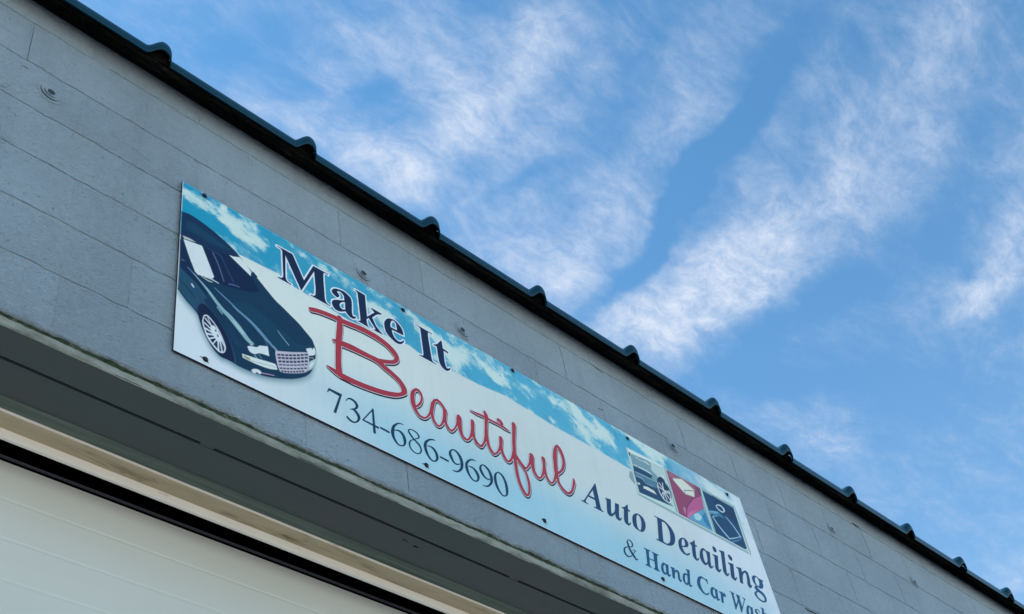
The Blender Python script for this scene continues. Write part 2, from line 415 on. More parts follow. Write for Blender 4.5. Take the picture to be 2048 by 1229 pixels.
# weathered board, tan trim and cream bead under the head of the opening
o = mesh_obj('head_board', *strip([(.2405, ZS+.004), (.2405, ZS-.0035), (.262, ZS-.004), (.2885, ZS-.001)], DX0, DX1, 260, [(.0, .0), (.0008, .0008), (.0005, .0012), (0, 0)], 2, 5), M_WOODG, garage)
o = mesh_obj('tan_trim', *strip([(.286, ZS+.004), (.286, ZS-.010), (.289, ZS-.0118), (.3465, ZS-.010)], DX0, DX1, 260, [(0, 0), (.0007, .0005), (.0006, .0004), (0, .0004)], 3, 4), [M_CREAM, M_WOODT], garage)
for p in o.data.polygons: p.material_index = 1 if abs(p.normal.z) > .8 else 0  # front edge painted cream as if lit, underside tan
o = mesh_obj('cream_trim', *strip([(.3455, ZS-.006), (.3455, ZS-.036), (.3475, ZS-.0385), (.356, ZS-.0385), (.356, ZS-.0)], DX0, DX1, 260, [(0, 0), (.0006, .0005), (.0006, .0005), (0, 0), (0, 0)], 6, 4), M_CREAM, garage)
# dark inside above the door, with a thin seal line
yd = .462
cav = join(box(DX0-.02, DX1+.02, .357, .36, ZS-.030, ZS+.30), box(DX0-.02, DX1+.02, .36, .9, ZS+.30, ZS+.305), box(DX0-.02, DX1+.02, .9, .905, 0, ZS+.305))
mesh_obj('inner_head', *cav, M_DARK, garage)
def zdoor(x): return ZC + 2.2435 + .0035*(x-1.15)
door = empty('garage_door', (0, yd, 0), garage)
mesh_obj('door_seal', [(DX0, .003, ZC+2.2622-.0036*2.5), (DX1, .003, ZC+2.2622+.0030*3.3), (DX1, .003, ZC+2.2652+.0030*3.3), (DX0, .003, ZC+2.2652-.0036*2.5), (DX0, .012, ZC+2.2622-.0036*2.5), (DX1, .012, ZC+2.2622+.0030*3.3), (DX1, .012, ZC+2.2652+.0030*3.3), (DX0, .012, ZC+2.2652-.0036*2.5)],
         [(0, 1, 2, 3), (4, 7, 6, 5), (0, 4, 5, 1), (3, 2, 6, 7)], M_RUBBER, door)
# overhead door sections: each with shallow ribs
zt = ZC + 2.2435; hp = .48; k = 0
while zt > .05:
    zl = max(.01, zt-hp); V, F = [], []; prof = []
    n = 4; hh = zt-zl
    prof.append((.04, zt)); prof.append((.0, zt-.001))
    for i in range(1, n):
        zz = zt - hh*i/n
        prof += [(.0, zz+.006), (.0009, zz+.002), (.0009, zz-.002), (.0, zz-.006)]
    prof += [(.0, zl+.006), (.004, zl+.0012), (.04, zl+.0012)]
    for x in (DX0-.01, DX1+.01):
        for (y, z) in prof: V.append((x, y, z + (.0035*(x-1.15) if k == 0 and z > zl+.01 else 0)*(1 if z > zt-.02 else .3)))
    m_ = len(prof)
    for j in range(m_-1): F.append((j, j+1, m_+j+1, m_+j))
    mesh_obj('door_panel', V, F, M_DOOR, door)
    zt = zl; k += 1

# small old fixings in the wall: plugs with a ring of cut paint
M_PLUG = mat('shaded_plug', (.045, .06, .07), .8, .2)
def anchor(x, z, r, hole, tilt):
    V, F = [], []
    n = 20
    for i in range(n):                      # plug: flat disc, its shade painted in as dark grey-blue
        a = 2*math.pi*i/n; V.append((x+r*.34*math.cos(a), -.0022, z+r*.26*math.sin(a)+r*.1))
    F.append(tuple(range(n)))
    mi = [0]
    for rr, a0, a1, w in ((1.0, math.pi*(.95+tilt), math.pi*(1.75+tilt), .07), (.66, math.pi*(.98+tilt), math.pi*(1.72+tilt), .06)):
        b0 = len(V); m_ = 14
        for i in range(m_+1):
            a = a0+(a1-a0)*i/m_; ww = w*r*math.sin(math.pi*(i+.4)/(m_+.8))
            for q, y in ((rr*r-ww, -.0016), (rr*r+ww, -.0016)): V.append((x+q*math.cos(a), y-.0042, z+q*math.sin(a)))
        for i in range(m_): F.append((b0+2*i, b0+2*i+1, b0+2*i+3, b0+2*i+2)); mi.append(1)
    # raised paint collar
    b0 = len(V); m_ = 24
    for i in range(m_):
        a = 2*math.pi*i/m_
        for q, y in ((r*1.25, -.0008), (r*.85, -.0052), (r*.5, -.0030), (r*.30, -.0012)):
            V.append((x+q*math.cos(a), y, z+q*math.sin(a)))
    for i in range(m_):
        j = (i+1) % m_
        for k_ in range(3): F.append((b0+4*i+k_, b0+4*j+k_, b0+4*j+k_+1, b0+4*i+k_+1)); mi.append(2)
    o = mesh_obj('wall_plug', V, F, [M_PLUG, M_PLUG, M_BLOCK], wall)
    o.data.polygons.foreach_set('material_index', mi)
    for p in o.data.polygons:
        if p.material_index == 2: p.use_smooth = True
for x, z, r in [(0.9047, 3.2233, 0.036), (2.1324, 3.228, 0.036), (2.6286, 3.2348, 0.034), (3.9514, 3.2819, 0.036), (5.3208, 3.3716, 0.026), (6.1501, 3.3374, 0.03)]: anchor(x, z+ZC, r, 1, 0)
# cracks in the paint
def crack(points, w):
    V, F = [], []
    for i, (x, z) in enumerate(points):
        ww = w*(.4+.6*math.sin(math.pi*(i+.5)/len(points))) * (.7+.6*random.random())
        V += [(x, -.0012, z+ZC-ww), (x+ww*.3, -.0012, z+ZC+ww)]
    for i in range(len(points)-1): F.append((2*i, 2*i+2, 2*i+3, 2*i+1))
    mesh_obj('crack', V, F, M_JOINT if w < .0016 else M_DARK, wall)
crack([(0.8247, 3.274), (0.8025, 3.2712), (0.8026, 3.2475), (0.7954, 3.207), (0.7893, 3.1833), (0.7856, 3.1544), (0.7711, 3.1259), (0.7563, 3.1222)], 0.0016)
crack([(0.8247, 3.274), (0.8163, 3.2765), (0.8085, 3.2743)], 0.0012)
crack([(2.2528, 3.3527), (2.2607, 3.3116), (2.2713, 3.2969), (2.2906, 3.2932), (2.2906, 3.2292)], 0.0013)
crack([(2.2408, 3.4026), (2.2425, 3.3486), (2.241, 3.288)], 0.001)
crack([(5.6158, 3.5263), (5.6534, 3.5215), (5.6901, 3.5228)], 0.003)
crack([(4.6757, 2.6886), (4.723, 2.686), (4.7995, 2.6901)], 0.003)
crack([(0.9759, 3.1492), (1.0082, 3.1596), (1.034, 3.154)], 0.0012)
crack([(1.1097, 3.2085), (1.1431, 3.1856), (1.1815, 3.1921), (1.2511, 3.1727)], 0.0013)
crack([(0.7153, 3.3979), (0.7342, 3.4008), (0.7639, 3.3979)], 0.0012)
crack([(3.4614, 3.5138), (3.4939, 3.5107), (3.5385, 3.5019)], 0.002)
crack([(3.4244, 3.2415), (3.4576, 3.2443)], 0.0018)

# ------------------------------------------------------------------ roof edge
roof = empty('roof', (0, 0, 0), garage)
YO = -.095; ZL = 3.628 + ZC; BAND = .052
SP = .6160; RX = 1.241                      # spacing of the ribs, right foot of the first rib in view
def rib(x):                                 # x measured back from the right foot
    t = x/.080
    if t < 0 or t > 1.25: return 0.0
    if t <= .5: s = t/.5; return (1-(1-s)**2.6)**.5
    s = (t-.5)/.70; return .5+.5*math.cos(s*math.pi)
pitch = .10
def roof_panel():
    xs = list(np.linspace(-SP, -.14, 12)) + list(np.linspace(-.13, -.112, 4)) + list(np.linspace(-.105, -.016, 16)) + [-.0147, -.012, -.009, -.006, -.003, -.001, 0.0]
    rows = []
    for x in xs:
        h = rib(-x)
        up, outw = .038*h, .022*h
        y0, zt_ = YO-outw, ZL+up
        lipz = zt_-BAND - (.010 if 0 < -x < .012 else .003*h)
        # from inside of the lip, round the nose, and back up the slope
        rows.append([(x, y0+.010, lipz+.003), (x, y0+.002, lipz), (x, y0, lipz+.003), (x, y0, zt_-.022), (x, y0+.003, zt_-.010), (x, y0+.011, zt_-.002),
                     (x, y0+.025, zt_+.001), (x, YO+.12, zt_+.012*(1-h*0.2)), (x, 5.2, zt_+5.2*pitch)])
    m_ = len(rows[0]); V = [p for r in rows for p in r]; F = []
    for i in range(len(rows)-1):
        for j in range(m_-1): F.append((i*m_+j, i*m_+j+1, (i+1)*m_+j+1, (i+1)*m_+j))
    nf = len(F); base = len(V)
    for x in xs:
        h = rib(-x); V += [(x, YO+.014, ZL-BAND+.012), (x, YO+.014-.02*h, ZL-.003+.040*h)]
    for i in range(len(xs)-1): F.append((base+2*i, base+2*i+2, base+2*i+3, base+2*i+1))
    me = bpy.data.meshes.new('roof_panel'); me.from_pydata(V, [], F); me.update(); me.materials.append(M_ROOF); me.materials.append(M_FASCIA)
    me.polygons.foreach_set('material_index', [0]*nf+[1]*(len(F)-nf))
    me.polygons.foreach_set('use_smooth', [True]*len(me.polygons)); me.set_sharp_from_angle(angle=math.radians(50))
    return me
rp = roof_panel()
kx = -7
while RX + kx*SP < XR + SP*.9:
    o = bpy.data.objects.new('roof_panel', rp); o.location = (RX + kx*SP, rng.uniform(-.0015, .0015), rng.uniform(-.001, .001)); link(o, roof); kx += 1
# dirty fascia behind the lip, soffit and rear slope
prof = [(YO+.016, ZL-BAND+.010), (YO+.012, ZL-BAND-.006), (YO+.020, ZL-BAND-.013), (YO+.045, ZL-BAND-.006), (YO+.050, ZL-BAND+.02)]
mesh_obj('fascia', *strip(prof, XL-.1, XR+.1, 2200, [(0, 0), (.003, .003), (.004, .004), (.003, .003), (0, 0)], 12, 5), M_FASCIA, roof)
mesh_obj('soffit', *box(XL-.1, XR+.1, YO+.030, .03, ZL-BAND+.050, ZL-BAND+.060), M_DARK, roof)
mesh_obj('rear_slope', *box(XL-.2, XR+.2, 5.2, DEPTH+.4, ZL+5.1*pitch, ZL+5.1*pitch+.05), M_ROOF, roof)
mesh_obj('gable_fill', *join(box(XL, XL+D, .02, DEPTH, ROOFZ-.001, ZL+.02), box(XR-D, XR, .02, DEPTH, ROOFZ-.001, ZL+.02)), M_BLOCK, roof)
for k in range(26):                          # crumbs of old foam and paint hanging under the lip
    x = rng.uniform(.4, 9); w = rng.uniform(.015, .06)
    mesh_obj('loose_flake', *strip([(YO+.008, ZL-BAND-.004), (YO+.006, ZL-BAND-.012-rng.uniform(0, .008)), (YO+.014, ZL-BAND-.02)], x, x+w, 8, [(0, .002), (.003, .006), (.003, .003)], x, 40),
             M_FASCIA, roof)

# ------------------------------------------------------------------ sign
SX, SZ = 1.37, 2.42 + ZC                     # origin of sign coordinates (u, v)
BIG_LETTERS=6
LETTERS = ((('M',(((.3646,.6765,0),(.4299,.6782,0),(.4745,.5784,0),(.5183,.6785,0),(.5845,.6797,0),(.5824,.6747,0),(.5687,.6752,1),(.5614,.6641,1),(.5603,.6072,0),
(.561,.5442,0),(.5679,.5294,1),(.5835,.526,0),(.5808,.5219,0),(.4986,.5229,0),(.5012,.5278,0),(.5144,.5301,1),(.521,.541,0),(.5232,.5697,0),(.5207,.6531,0),
(.4607,.5206,0),(.3993,.6521,0),(.3972,.5571,0),(.3983,.5388,1),(.4061,.5276,1),(.4211,.5259,0),(.4186,.5214,0),(.364,.5215,0),(.3655,.5257,0),(.3796,.53,1),
(.3868,.5395,1),(.3878,.551,0),(.3867,.6639,0),(.3798,.6719,1),(.3639,.6731,0)),)),('a',(((.5945,.6074,1),(.6067,.6235,1),(.6273,.6323,1),(.6502,.6355,1),
(.6674,.6295,1),(.6794,.6201,1),(.682,.5993,1),(.6791,.5533,1),(.6817,.5384,1),(.6866,.5367,1),(.6932,.5412,0),(.696,.5374,1),(.6897,.5282,1),(.6792,.5227,1),
(.6668,.524,1),(.655,.5332,1),(.6493,.5393,0),(.6272,.5245,1),(.6072,.5205,1),(.5956,.5296,1),(.5911,.5432,1),(.595,.5579,1),(.6081,.5696,1),(.6287,.5807,1),
(.6481,.5909,0),(.6482,.609,1),(.6438,.6175,1),(.6329,.6232,1),(.6201,.6194,1),(.6196,.6121,1),(.6265,.6039,1),(.6246,.5943,1),(.6167,.5871,1),(.6069,.5888,1),
(.5962,.5959,1)),((.6249,.5558,1),(.6302,.5679,1),(.641,.5787,1),(.6508,.5834,0),(.6491,.5474,0),(.6383,.5416,1),(.6286,.5444,1)))),('k',(((.7034,.68,0),
(.7483,.6796,0),(.7478,.6399,0),(.7482,.5729,0),(.7729,.6017,1),(.7845,.6143,1),(.7811,.6193,1),(.7701,.6276,0),(.7731,.6317,0),(.8208,.6307,0),(.8183,.6244,0),
(.8031,.6166,1),(.7916,.6068,1),(.7724,.5833,0),(.7861,.5513,0),(.8158,.5247,1),(.8293,.5238,0),(.7725,.5235,0),(.7739,.5271,0),(.7809,.5304,1),(.7807,.5357,1),
(.7544,.5711,0),(.7443,.5581,0),(.745,.5379,0),(.7515,.5253,1),(.7604,.5257,0),(.7589,.5229,0),(.7019,.524,0),(.7035,.528,0),(.7112,.5302,1),(.7153,.5394,1),
(.7154,.5642,0),(.7137,.6642,0),(.7105,.6721,1),(.7018,.6761,0)),)),('e',(((.8275,.5845,1),(.8348,.6071,1),(.849,.6248,1),(.8673,.6331,1),(.8873,.6331,1),
(.9059,.6204,1),(.9163,.6029,1),(.9173,.5806,0),(.8615,.5766,0),(.864,.5595,1),(.872,.5436,1),(.8859,.5362,1),(.9014,.5412,1),(.9143,.5556,0),(.917,.5515,0),
(.9084,.5375,1),(.8945,.5253,1),(.8745,.522,1),(.8488,.5327,1),(.8312,.5506,1)),((.8578,.5874,0),(.8582,.6027,1),(.8656,.622,1),(.8763,.6284,1),(.8862,.6193,1),
(.8876,.5888,0)))),('I',(((.987,.6785,0),(1.0698,.6778,0),(1.0667,.6731,0),(1.0514,.6725,1),(1.0462,.6641,1),(1.0455,.6224,0),(1.0472,.545,0),(1.0513,.5292,1),
(1.0695,.5263,0),(1.0663,.5226,0),(.9841,.523,0),(.9868,.5275,0),(1.0004,.5305,1),(1.007,.538,1),(1.0082,.5593,0),(1.0089,.6678,0),(1.0032,.6739,1),
(.9839,.6742,0)),)),('t',(((1.1117,.6689,0),(1.1161,.6628,0),(1.1156,.6305,0),(1.1429,.6264,0),(1.1398,.6183,0),(1.1178,.6189,0),(1.1148,.5694,1),
(1.1165,.5469,1),(1.1226,.536,1),(1.1325,.5401,1),(1.1374,.5459,0),(1.1401,.5429,1),(1.1338,.5317,1),(1.1203,.5213,1),(1.1021,.5223,1),(1.0878,.5389,1),
(1.084,.5654,1),(1.0837,.6203,0),(1.078,.6211,1),(1.0671,.6183,0),(1.0691,.6232,0),(1.0882,.6368,1),(1.1015,.6545,1)),)),('A',(((1.8768,.3436,0),
(1.8793,.3434,0),(1.8784,.3174,0),(1.8748,.2339,0),(1.877,.2203,1),(1.8886,.2157,0),(1.8843,.2121,0),(1.8309,.213,0),(1.8333,.2164,0),(1.8441,.2182,1),
(1.8488,.2253,1),(1.8505,.2534,0),(1.8101,.2544,0),(1.7915,.2305,1),(1.788,.2187,1),(1.7994,.2158,0),(1.7958,.2125,0),(1.7601,.2139,0),(1.7632,.2176,0),
(1.7742,.2208,1),(1.7857,.2321,1),(1.8735,.3398,0)),((1.8518,.3029,0),(1.8173,.263,0),(1.8507,.2624,0)))),('u',(((1.9212,.294,0),(1.9567,.301,0),
(1.9387,.2371,1),(1.941,.228,1),(1.9569,.2403,1),(1.9684,.2576,1),(1.9798,.294,0),(2.0044,.2967,0),(1.9859,.2395,1),(1.9849,.2245,1),(1.9907,.2257,1),
(2.0004,.2349,0),(1.9997,.2304,1),(1.9871,.2149,1),(1.9763,.2106,1),(1.9635,.2159,1),(1.9613,.2254,1),(1.9631,.2365,0),(1.9415,.2174,1),(1.932,.2126,1),
(1.9189,.2124,1),(1.9129,.2266,1),(1.9268,.2826,0),(1.925,.2892,1),(1.9207,.2923,0)),)),('t',(((2.0656,.323,0),(2.06,.2971,0),(2.0702,.2948,0),(2.0674,.2869,0),
(2.056,.2869,0),(2.0399,.236,1),(2.038,.2226,1),(2.0434,.2227,1),(2.0534,.2319,0),(2.0545,.2288,1),(2.0441,.2167,1),(2.0325,.2104,1),(2.0178,.2146,1),
(2.0144,.23,1),(2.0309,.2852,0),(2.0192,.2885,0),(2.021,.2922,0),(2.0382,.2989,1),(2.0576,.3159,1)),)),('o',(((2.0741,.2602,1),(2.0865,.2801,1),(2.1088,.2966,1),
(2.1297,.3007,1),(2.1515,.2912,1),(2.156,.2652,1),(2.1445,.2373,1),(2.1247,.2169,1),(2.106,.2107,1),(2.0798,.214,1),(2.0685,.2284,1)),((2.1097,.2873,1),
(2.1194,.295,1),(2.1304,.2871,1),(2.1304,.2635,1),(2.1198,.2339,1),(2.1097,.2174,1),(2.1016,.2138,1),(2.0935,.2257,1),(2.0957,.2477,1),(2.1022,.2715,1)))),
('D',(((2.2371,.3393,0),(2.2475,.3391,1),(2.2952,.3403,1),(2.3193,.3339,1),(2.3419,.3169,1),(2.351,.2926,1),(2.3477,.2697,1),(2.3323,.2423,1),(2.3102,.2232,1),
(2.2852,.2128,1),(2.2635,.2104,1),(2.204,.2109,0),(2.2062,.2141,0),(2.2184,.2172,1),(2.2245,.2243,1),(2.2534,.3236,0),(2.2532,.3335,1),(2.2354,.3363,0)),
((2.2825,.3277,0),(2.2992,.3299,1),(2.3138,.3198,1),(2.3198,.2943,1),(2.3148,.2649,1),(2.3034,.239,1),(2.2866,.223,1),(2.2713,.2172,1),(2.2566,.2193,1),
(2.2559,.2345,1)))),('e',(((2.3654,.2588,1),(2.3808,.2804,1),(2.4028,.2948,1),(2.4234,.2987,1),(2.4381,.2884,1),(2.4371,.2742,1),(2.4249,.2597,1),
(2.4063,.2507,1),(2.3837,.2445,0),(2.3848,.2309,1),(2.3931,.2184,1),(2.4065,.2186,1),(2.4264,.2308,0),(2.4297,.2291,1),(2.4164,.2164,1),(2.4002,.2098,1),
(2.3742,.2114,1),(2.3603,.2295,1)),((2.384,.2505,0),(2.3891,.2678,1),(2.3999,.2857,1),(2.4097,.293,1),(2.4153,.2857,1),(2.414,.2694,1),(2.4072,.2593,1),
(2.3963,.2524,1)))),('t',(((2.4972,.3214,0),(2.4898,.2941,0),(2.502,.2937,0),(2.5,.287,0),(2.4877,.2859,0),(2.4726,.2342,1),(2.4715,.2221,1),(2.476,.2198,1),
(2.4887,.2304,0),(2.489,.2266,1),(2.4753,.2118,1),(2.4618,.2088,1),(2.4494,.2178,1),(2.4491,.2334,1),(2.4617,.2795,0),(2.4517,.2882,0),(2.4547,.2921,0),
(2.4696,.2984,1),(2.4884,.3136,1)),)),('a',(((2.5074,.2585,1),(2.5243,.2842,1),(2.5458,.2979,1),(2.5589,.2967,1),(2.5667,.2903,0),(2.571,.2947,0),
(2.5911,.2938,0),(2.5723,.238,1),(2.5688,.2189,1),(2.5739,.2179,1),(2.5883,.23,0),(2.5844,.2231,1),(2.5693,.2094,1),(2.5557,.2051,1),(2.5465,.2149,1),
(2.5487,.2262,0),(2.5341,.2132,1),(2.518,.2073,1),(2.5037,.2185,1),(2.4998,.2363,1)),((2.543,.2871,1),(2.5564,.2865,1),(2.5615,.2758,1),(2.5549,.2455,1),
(2.5447,.2286,1),(2.5341,.2219,1),(2.5257,.2293,1),(2.5279,.2522,1),(2.5342,.274,1)))),('i',(((2.6083,.2926,0),(2.6487,.2982,0),(2.6232,.2288,1),
(2.6281,.2222,1),(2.643,.2331,0),(2.6399,.2265,1),(2.6244,.2099,1),(2.6111,.2065,1),(2.599,.2146,1),(2.6009,.2318,1),(2.6185,.2842,0),(2.6078,.2887,0)),)),
('.',(((2.6268,.334,1),(2.6359,.3409,1),(2.6502,.3371,1),(2.6512,.3232,1),(2.6418,.3141,1),(2.6281,.3146,1)),)),('l',(((2.6743,.337,0),(2.7139,.3438,0),
(2.6807,.2327,1),(2.6841,.2228,1),(2.7002,.2341,0),(2.6961,.2271,1),(2.6803,.2104,1),(2.6672,.208,1),(2.6552,.2209,1),(2.6588,.2416,1),(2.6838,.3268,0),
(2.6734,.3332,0)),)),('i',(((2.7173,.2914,0),(2.7583,.2972,0),(2.7358,.23,1),(2.7386,.2212,1),(2.753,.2319,0),(2.7516,.2272,1),(2.7361,.2092,1),(2.7223,.2058,1),
(2.7076,.2131,1),(2.709,.2289,1),(2.7279,.2819,0),(2.716,.287,0)),)),('.',(((2.737,.3337,1),(2.747,.3403,1),(2.7629,.3346,1),(2.763,.3217,1),(2.7547,.313,1),
(2.7398,.3161,1)),)),('n',(((2.7748,.2904,0),(2.8156,.2979,0),(2.8115,.2765,0),(2.8207,.2826,1),(2.8439,.2961,1),(2.8602,.291,1),(2.8601,.2653,1),
(2.8515,.2313,1),(2.8548,.2254,1),(2.8641,.2314,0),(2.8573,.2221,1),(2.8423,.2085,1),(2.8306,.21,1),(2.8265,.2226,1),(2.8391,.2608,1),(2.8408,.2813,1),
(2.8265,.2776,1),(2.8063,.2549,1),(2.7941,.2281,1),(2.7883,.2093,0),(2.7668,.2097,0),(2.7873,.2821,0),(2.7752,.2868,0)),)),('g',(((2.8848,.2755,1),
(2.9024,.2911,1),(2.9238,.2958,1),(2.9426,.2909,1),(2.968,.2903,1),(2.9723,.2861,1),(2.9621,.2788,1),(2.9616,.2637,1),(2.95,.2469,1),(2.9293,.2355,1),
(2.9077,.2372,1),(2.8895,.2444,1),(2.882,.2588,1)),((2.9068,.2789,1),(2.9241,.2922,1),(2.9351,.2846,1),(2.9358,.269,1),(2.9271,.2504,1),(2.9157,.2422,1),
(2.9031,.2463,1),(2.9007,.2625,1)))),('g',(((2.9026,.2371,1),(2.888,.2349,1),(2.8775,.2206,1),(2.8855,.2098,1),(2.8666,.1972,1),(2.8598,.1838,1),
(2.8721,.1685,1),(2.8979,.162,1),(2.9257,.1671,1),(2.9444,.1802,1),(2.9492,.2,1),(2.9383,.2161,1),(2.9163,.2226,1),(2.9035,.229,1)),((2.8786,.198,1),
(2.9006,.2083,1),(2.9229,.2024,1),(2.9328,.1889,1),(2.9284,.1763,1),(2.9097,.1687,1),(2.8838,.1753,1),(2.8765,.1881,1)))),('H',(((2.0998,.1323,0),
(2.1388,.133,0),(2.1362,.1301,0),(2.1281,.1284,1),(2.1245,.1226,1),(2.116,.0913,0),(2.1471,.0925,0),(2.1549,.1216,0),(2.1533,.1277,1),(2.1474,.1295,0),
(2.1497,.1326,0),(2.19,.133,0),(2.1866,.1298,0),(2.1786,.127,1),(2.1744,.1199,1),(2.1584,.0654,1),(2.1592,.0558,1),(2.1653,.0497,0),(2.162,.0474,0),
(2.1274,.0477,0),(2.1309,.0515,0),(2.1364,.052,1),(2.1412,.0592,1),(2.1486,.0893,0),(2.1156,.0878,0),(2.1081,.0603,0),(2.1089,.0519,1),(2.1164,.0507,0),
(2.1132,.0478,0),(2.0791,.0483,0),(2.0824,.0519,0),(2.0905,.054,1),(2.094,.0596,1),(2.1089,.1223,0),(2.1073,.1284,1),(2.0983,.1297,0)),)),
('a',(((2.1834,.0722,1),(2.1948,.094,1),(2.2096,.1049,1),(2.22,.1042,1),(2.2231,.102,0),(2.2387,.1054,0),(2.2272,.068,1),(2.227,.0558,1),(2.2368,.0615,0),
(2.2341,.0561,1),(2.2235,.0469,1),(2.2162,.0476,1),(2.2101,.0553,0),(2.1981,.0478,1),(2.1867,.0492,1),(2.1821,.0607,1)),((2.2094,.0966,1),(2.217,.0964,1),
(2.2178,.0867,1),(2.2106,.0643,1),(2.2043,.0559,1),(2.1986,.0567,1),(2.1962,.0702,1),(2.2004,.0849,1)))),('n',(((2.2518,.1012,0),(2.2768,.1047,0),
(2.2732,.0877,0),(2.2853,.0987,1),(2.2969,.1007,1),(2.303,.0928,1),(2.3,.0739,1),(2.2981,.0577,1),(2.3077,.0622,0),(2.3061,.0583,1),(2.2963,.0493,1),
(2.2889,.0501,1),(2.2851,.0598,1),(2.2898,.0792,1),(2.2896,.0902,1),(2.2781,.0883,1),(2.2675,.0735,1),(2.2596,.0497,0),(2.2461,.0505,0),(2.2563,.0917,0),
(2.2513,.0984,0)),)),('d',(((2.3624,.1309,0),(2.3857,.1335,0),(2.3695,.0872,1),(2.3612,.0597,1),(2.3645,.0564,1),(2.373,.0616,0),(2.369,.0557,1),(2.3595,.048,1),
(2.3519,.0488,1),(2.3477,.0572,0),(2.3364,.0489,1),(2.3284,.0484,1),(2.3184,.0582,1),(2.3197,.0764,1),(2.3308,.0959,1),(2.3458,.1057,1),(2.3583,.1057,1),
(2.3598,.0995,0),(2.3667,.1222,0),(2.3622,.1281,0)),((2.3441,.098,1),(2.3559,.0999,1),(2.3551,.0866,1),(2.3465,.0657,1),(2.3398,.0572,1),(2.3332,.0562,1),
(2.3296,.0665,1),(2.3353,.0841,1)))),('C',(((2.4204,.0949,1),(2.4326,.1141,1),(2.452,.1285,1),(2.4721,.1318,1),(2.4878,.1279,1),(2.4985,.1307,1),
(2.4998,.1245,1),(2.4969,.1088,0),(2.4939,.1093,1),(2.4909,.1195,1),(2.4799,.1251,1),(2.4639,.1251,1),(2.45,.1146,1),(2.4393,.0959,1),(2.4377,.0768,1),
(2.4429,.0582,1),(2.4558,.0516,1),(2.4672,.0532,1),(2.4838,.0639,0),(2.4839,.0611,1),(2.4712,.0503,1),(2.4556,.0451,1),(2.436,.0485,1),(2.4207,.0617,1),
(2.4151,.0764,1)),)),('a',(((2.4988,.0736,1),(2.5124,.095,1),(2.5273,.1043,1),(2.5371,.1032,1),(2.5407,.101,0),(2.5564,.1026,0),(2.5462,.0711,1),
(2.5446,.0557,1),(2.5531,.0594,0),(2.55,.0537,1),(2.539,.0464,1),(2.5315,.0476,1),(2.5293,.0576,0),(2.5154,.0477,1),(2.5057,.05,1),(2.4983,.0605,1)),
((2.5272,.0967,1),(2.5357,.0959,1),(2.5369,.0866,1),(2.5306,.0677,1),(2.5237,.0583,1),(2.517,.0571,1),(2.5135,.0675,1),(2.5182,.084,1)))),
('r',(((2.5669,.0987,0),(2.5935,.1031,0),(2.588,.088,0),(2.5991,.1002,1),(2.6067,.1019,1),(2.6092,.0924,1),(2.604,.084,1),(2.5984,.0868,1),(2.5866,.0791,1),
(2.5801,.062,1),(2.5762,.0477,0),(2.5615,.0465,0),(2.5763,.0925,0),(2.5666,.0964,0)),)),('W',(((2.6556,.1293,0),(2.6854,.129,0),(2.6819,.1257,0),
(2.6767,.1237,1),(2.6757,.1186,1),(2.6711,.0679,0),(2.7006,.1061,0),(2.6986,.1254,0),(2.6966,.1282,0),(2.699,.1303,0),(2.7249,.129,0),(2.7214,.1251,0),
(2.7179,.1214,1),(2.7147,.0709,0),(2.752,.1214,1),(2.7525,.1254,1),(2.7429,.1273,0),(2.7462,.1306,0),(2.7636,.1276,0),(2.7598,.124,0),(2.7543,.1202,1),
(2.6982,.0445,0),(2.6949,.0448,0),(2.7002,.0964,0),(2.6582,.0436,0),(2.6556,.0441,0),(2.6628,.1181,1),(2.6533,.1263,0)),)),('a',(((2.7401,.0623,1),
(2.7568,.0905,1),(2.7718,.1006,1),(2.7824,.0989,1),(2.7847,.0978,0),(2.7997,.0989,0),(2.7911,.0732,1),(2.7855,.0506,1),(2.7686,.0395,1),(2.7683,.0503,0),
(2.7527,.0419,1),(2.7391,.0488,1)),((2.7708,.0928,1),(2.7796,.0904,1),(2.7768,.0742,1),(2.7683,.0573,1),(2.7585,.0536,1),(2.757,.0678,1)))),
('h',(((2.8725,.1251,0),(2.8936,.1249,0),(2.8834,.0993,0),(2.8938,.1037,1),(2.905,.1025,1),(2.9042,.0869,1),(2.8976,.0656,0),(2.8841,.0651,0),(2.8878,.0835,1),
(2.8849,.0922,1),(2.875,.0775,0),(2.8695,.0624,0),(2.8533,.0619,0),(2.878,.1169,0),(2.8719,.1222,0)),))))
SEVEN = ((((.5524,.1428,0),(.6061,.1438,0),(.6046,.1387,0),(.5762,.0513,0),(.5657,.051,0),(.5942,.1305,0),(.5609,.1333,1),(.554,.1321,1),(.5478,.1225,0),(.5456,.1247,0)),
))
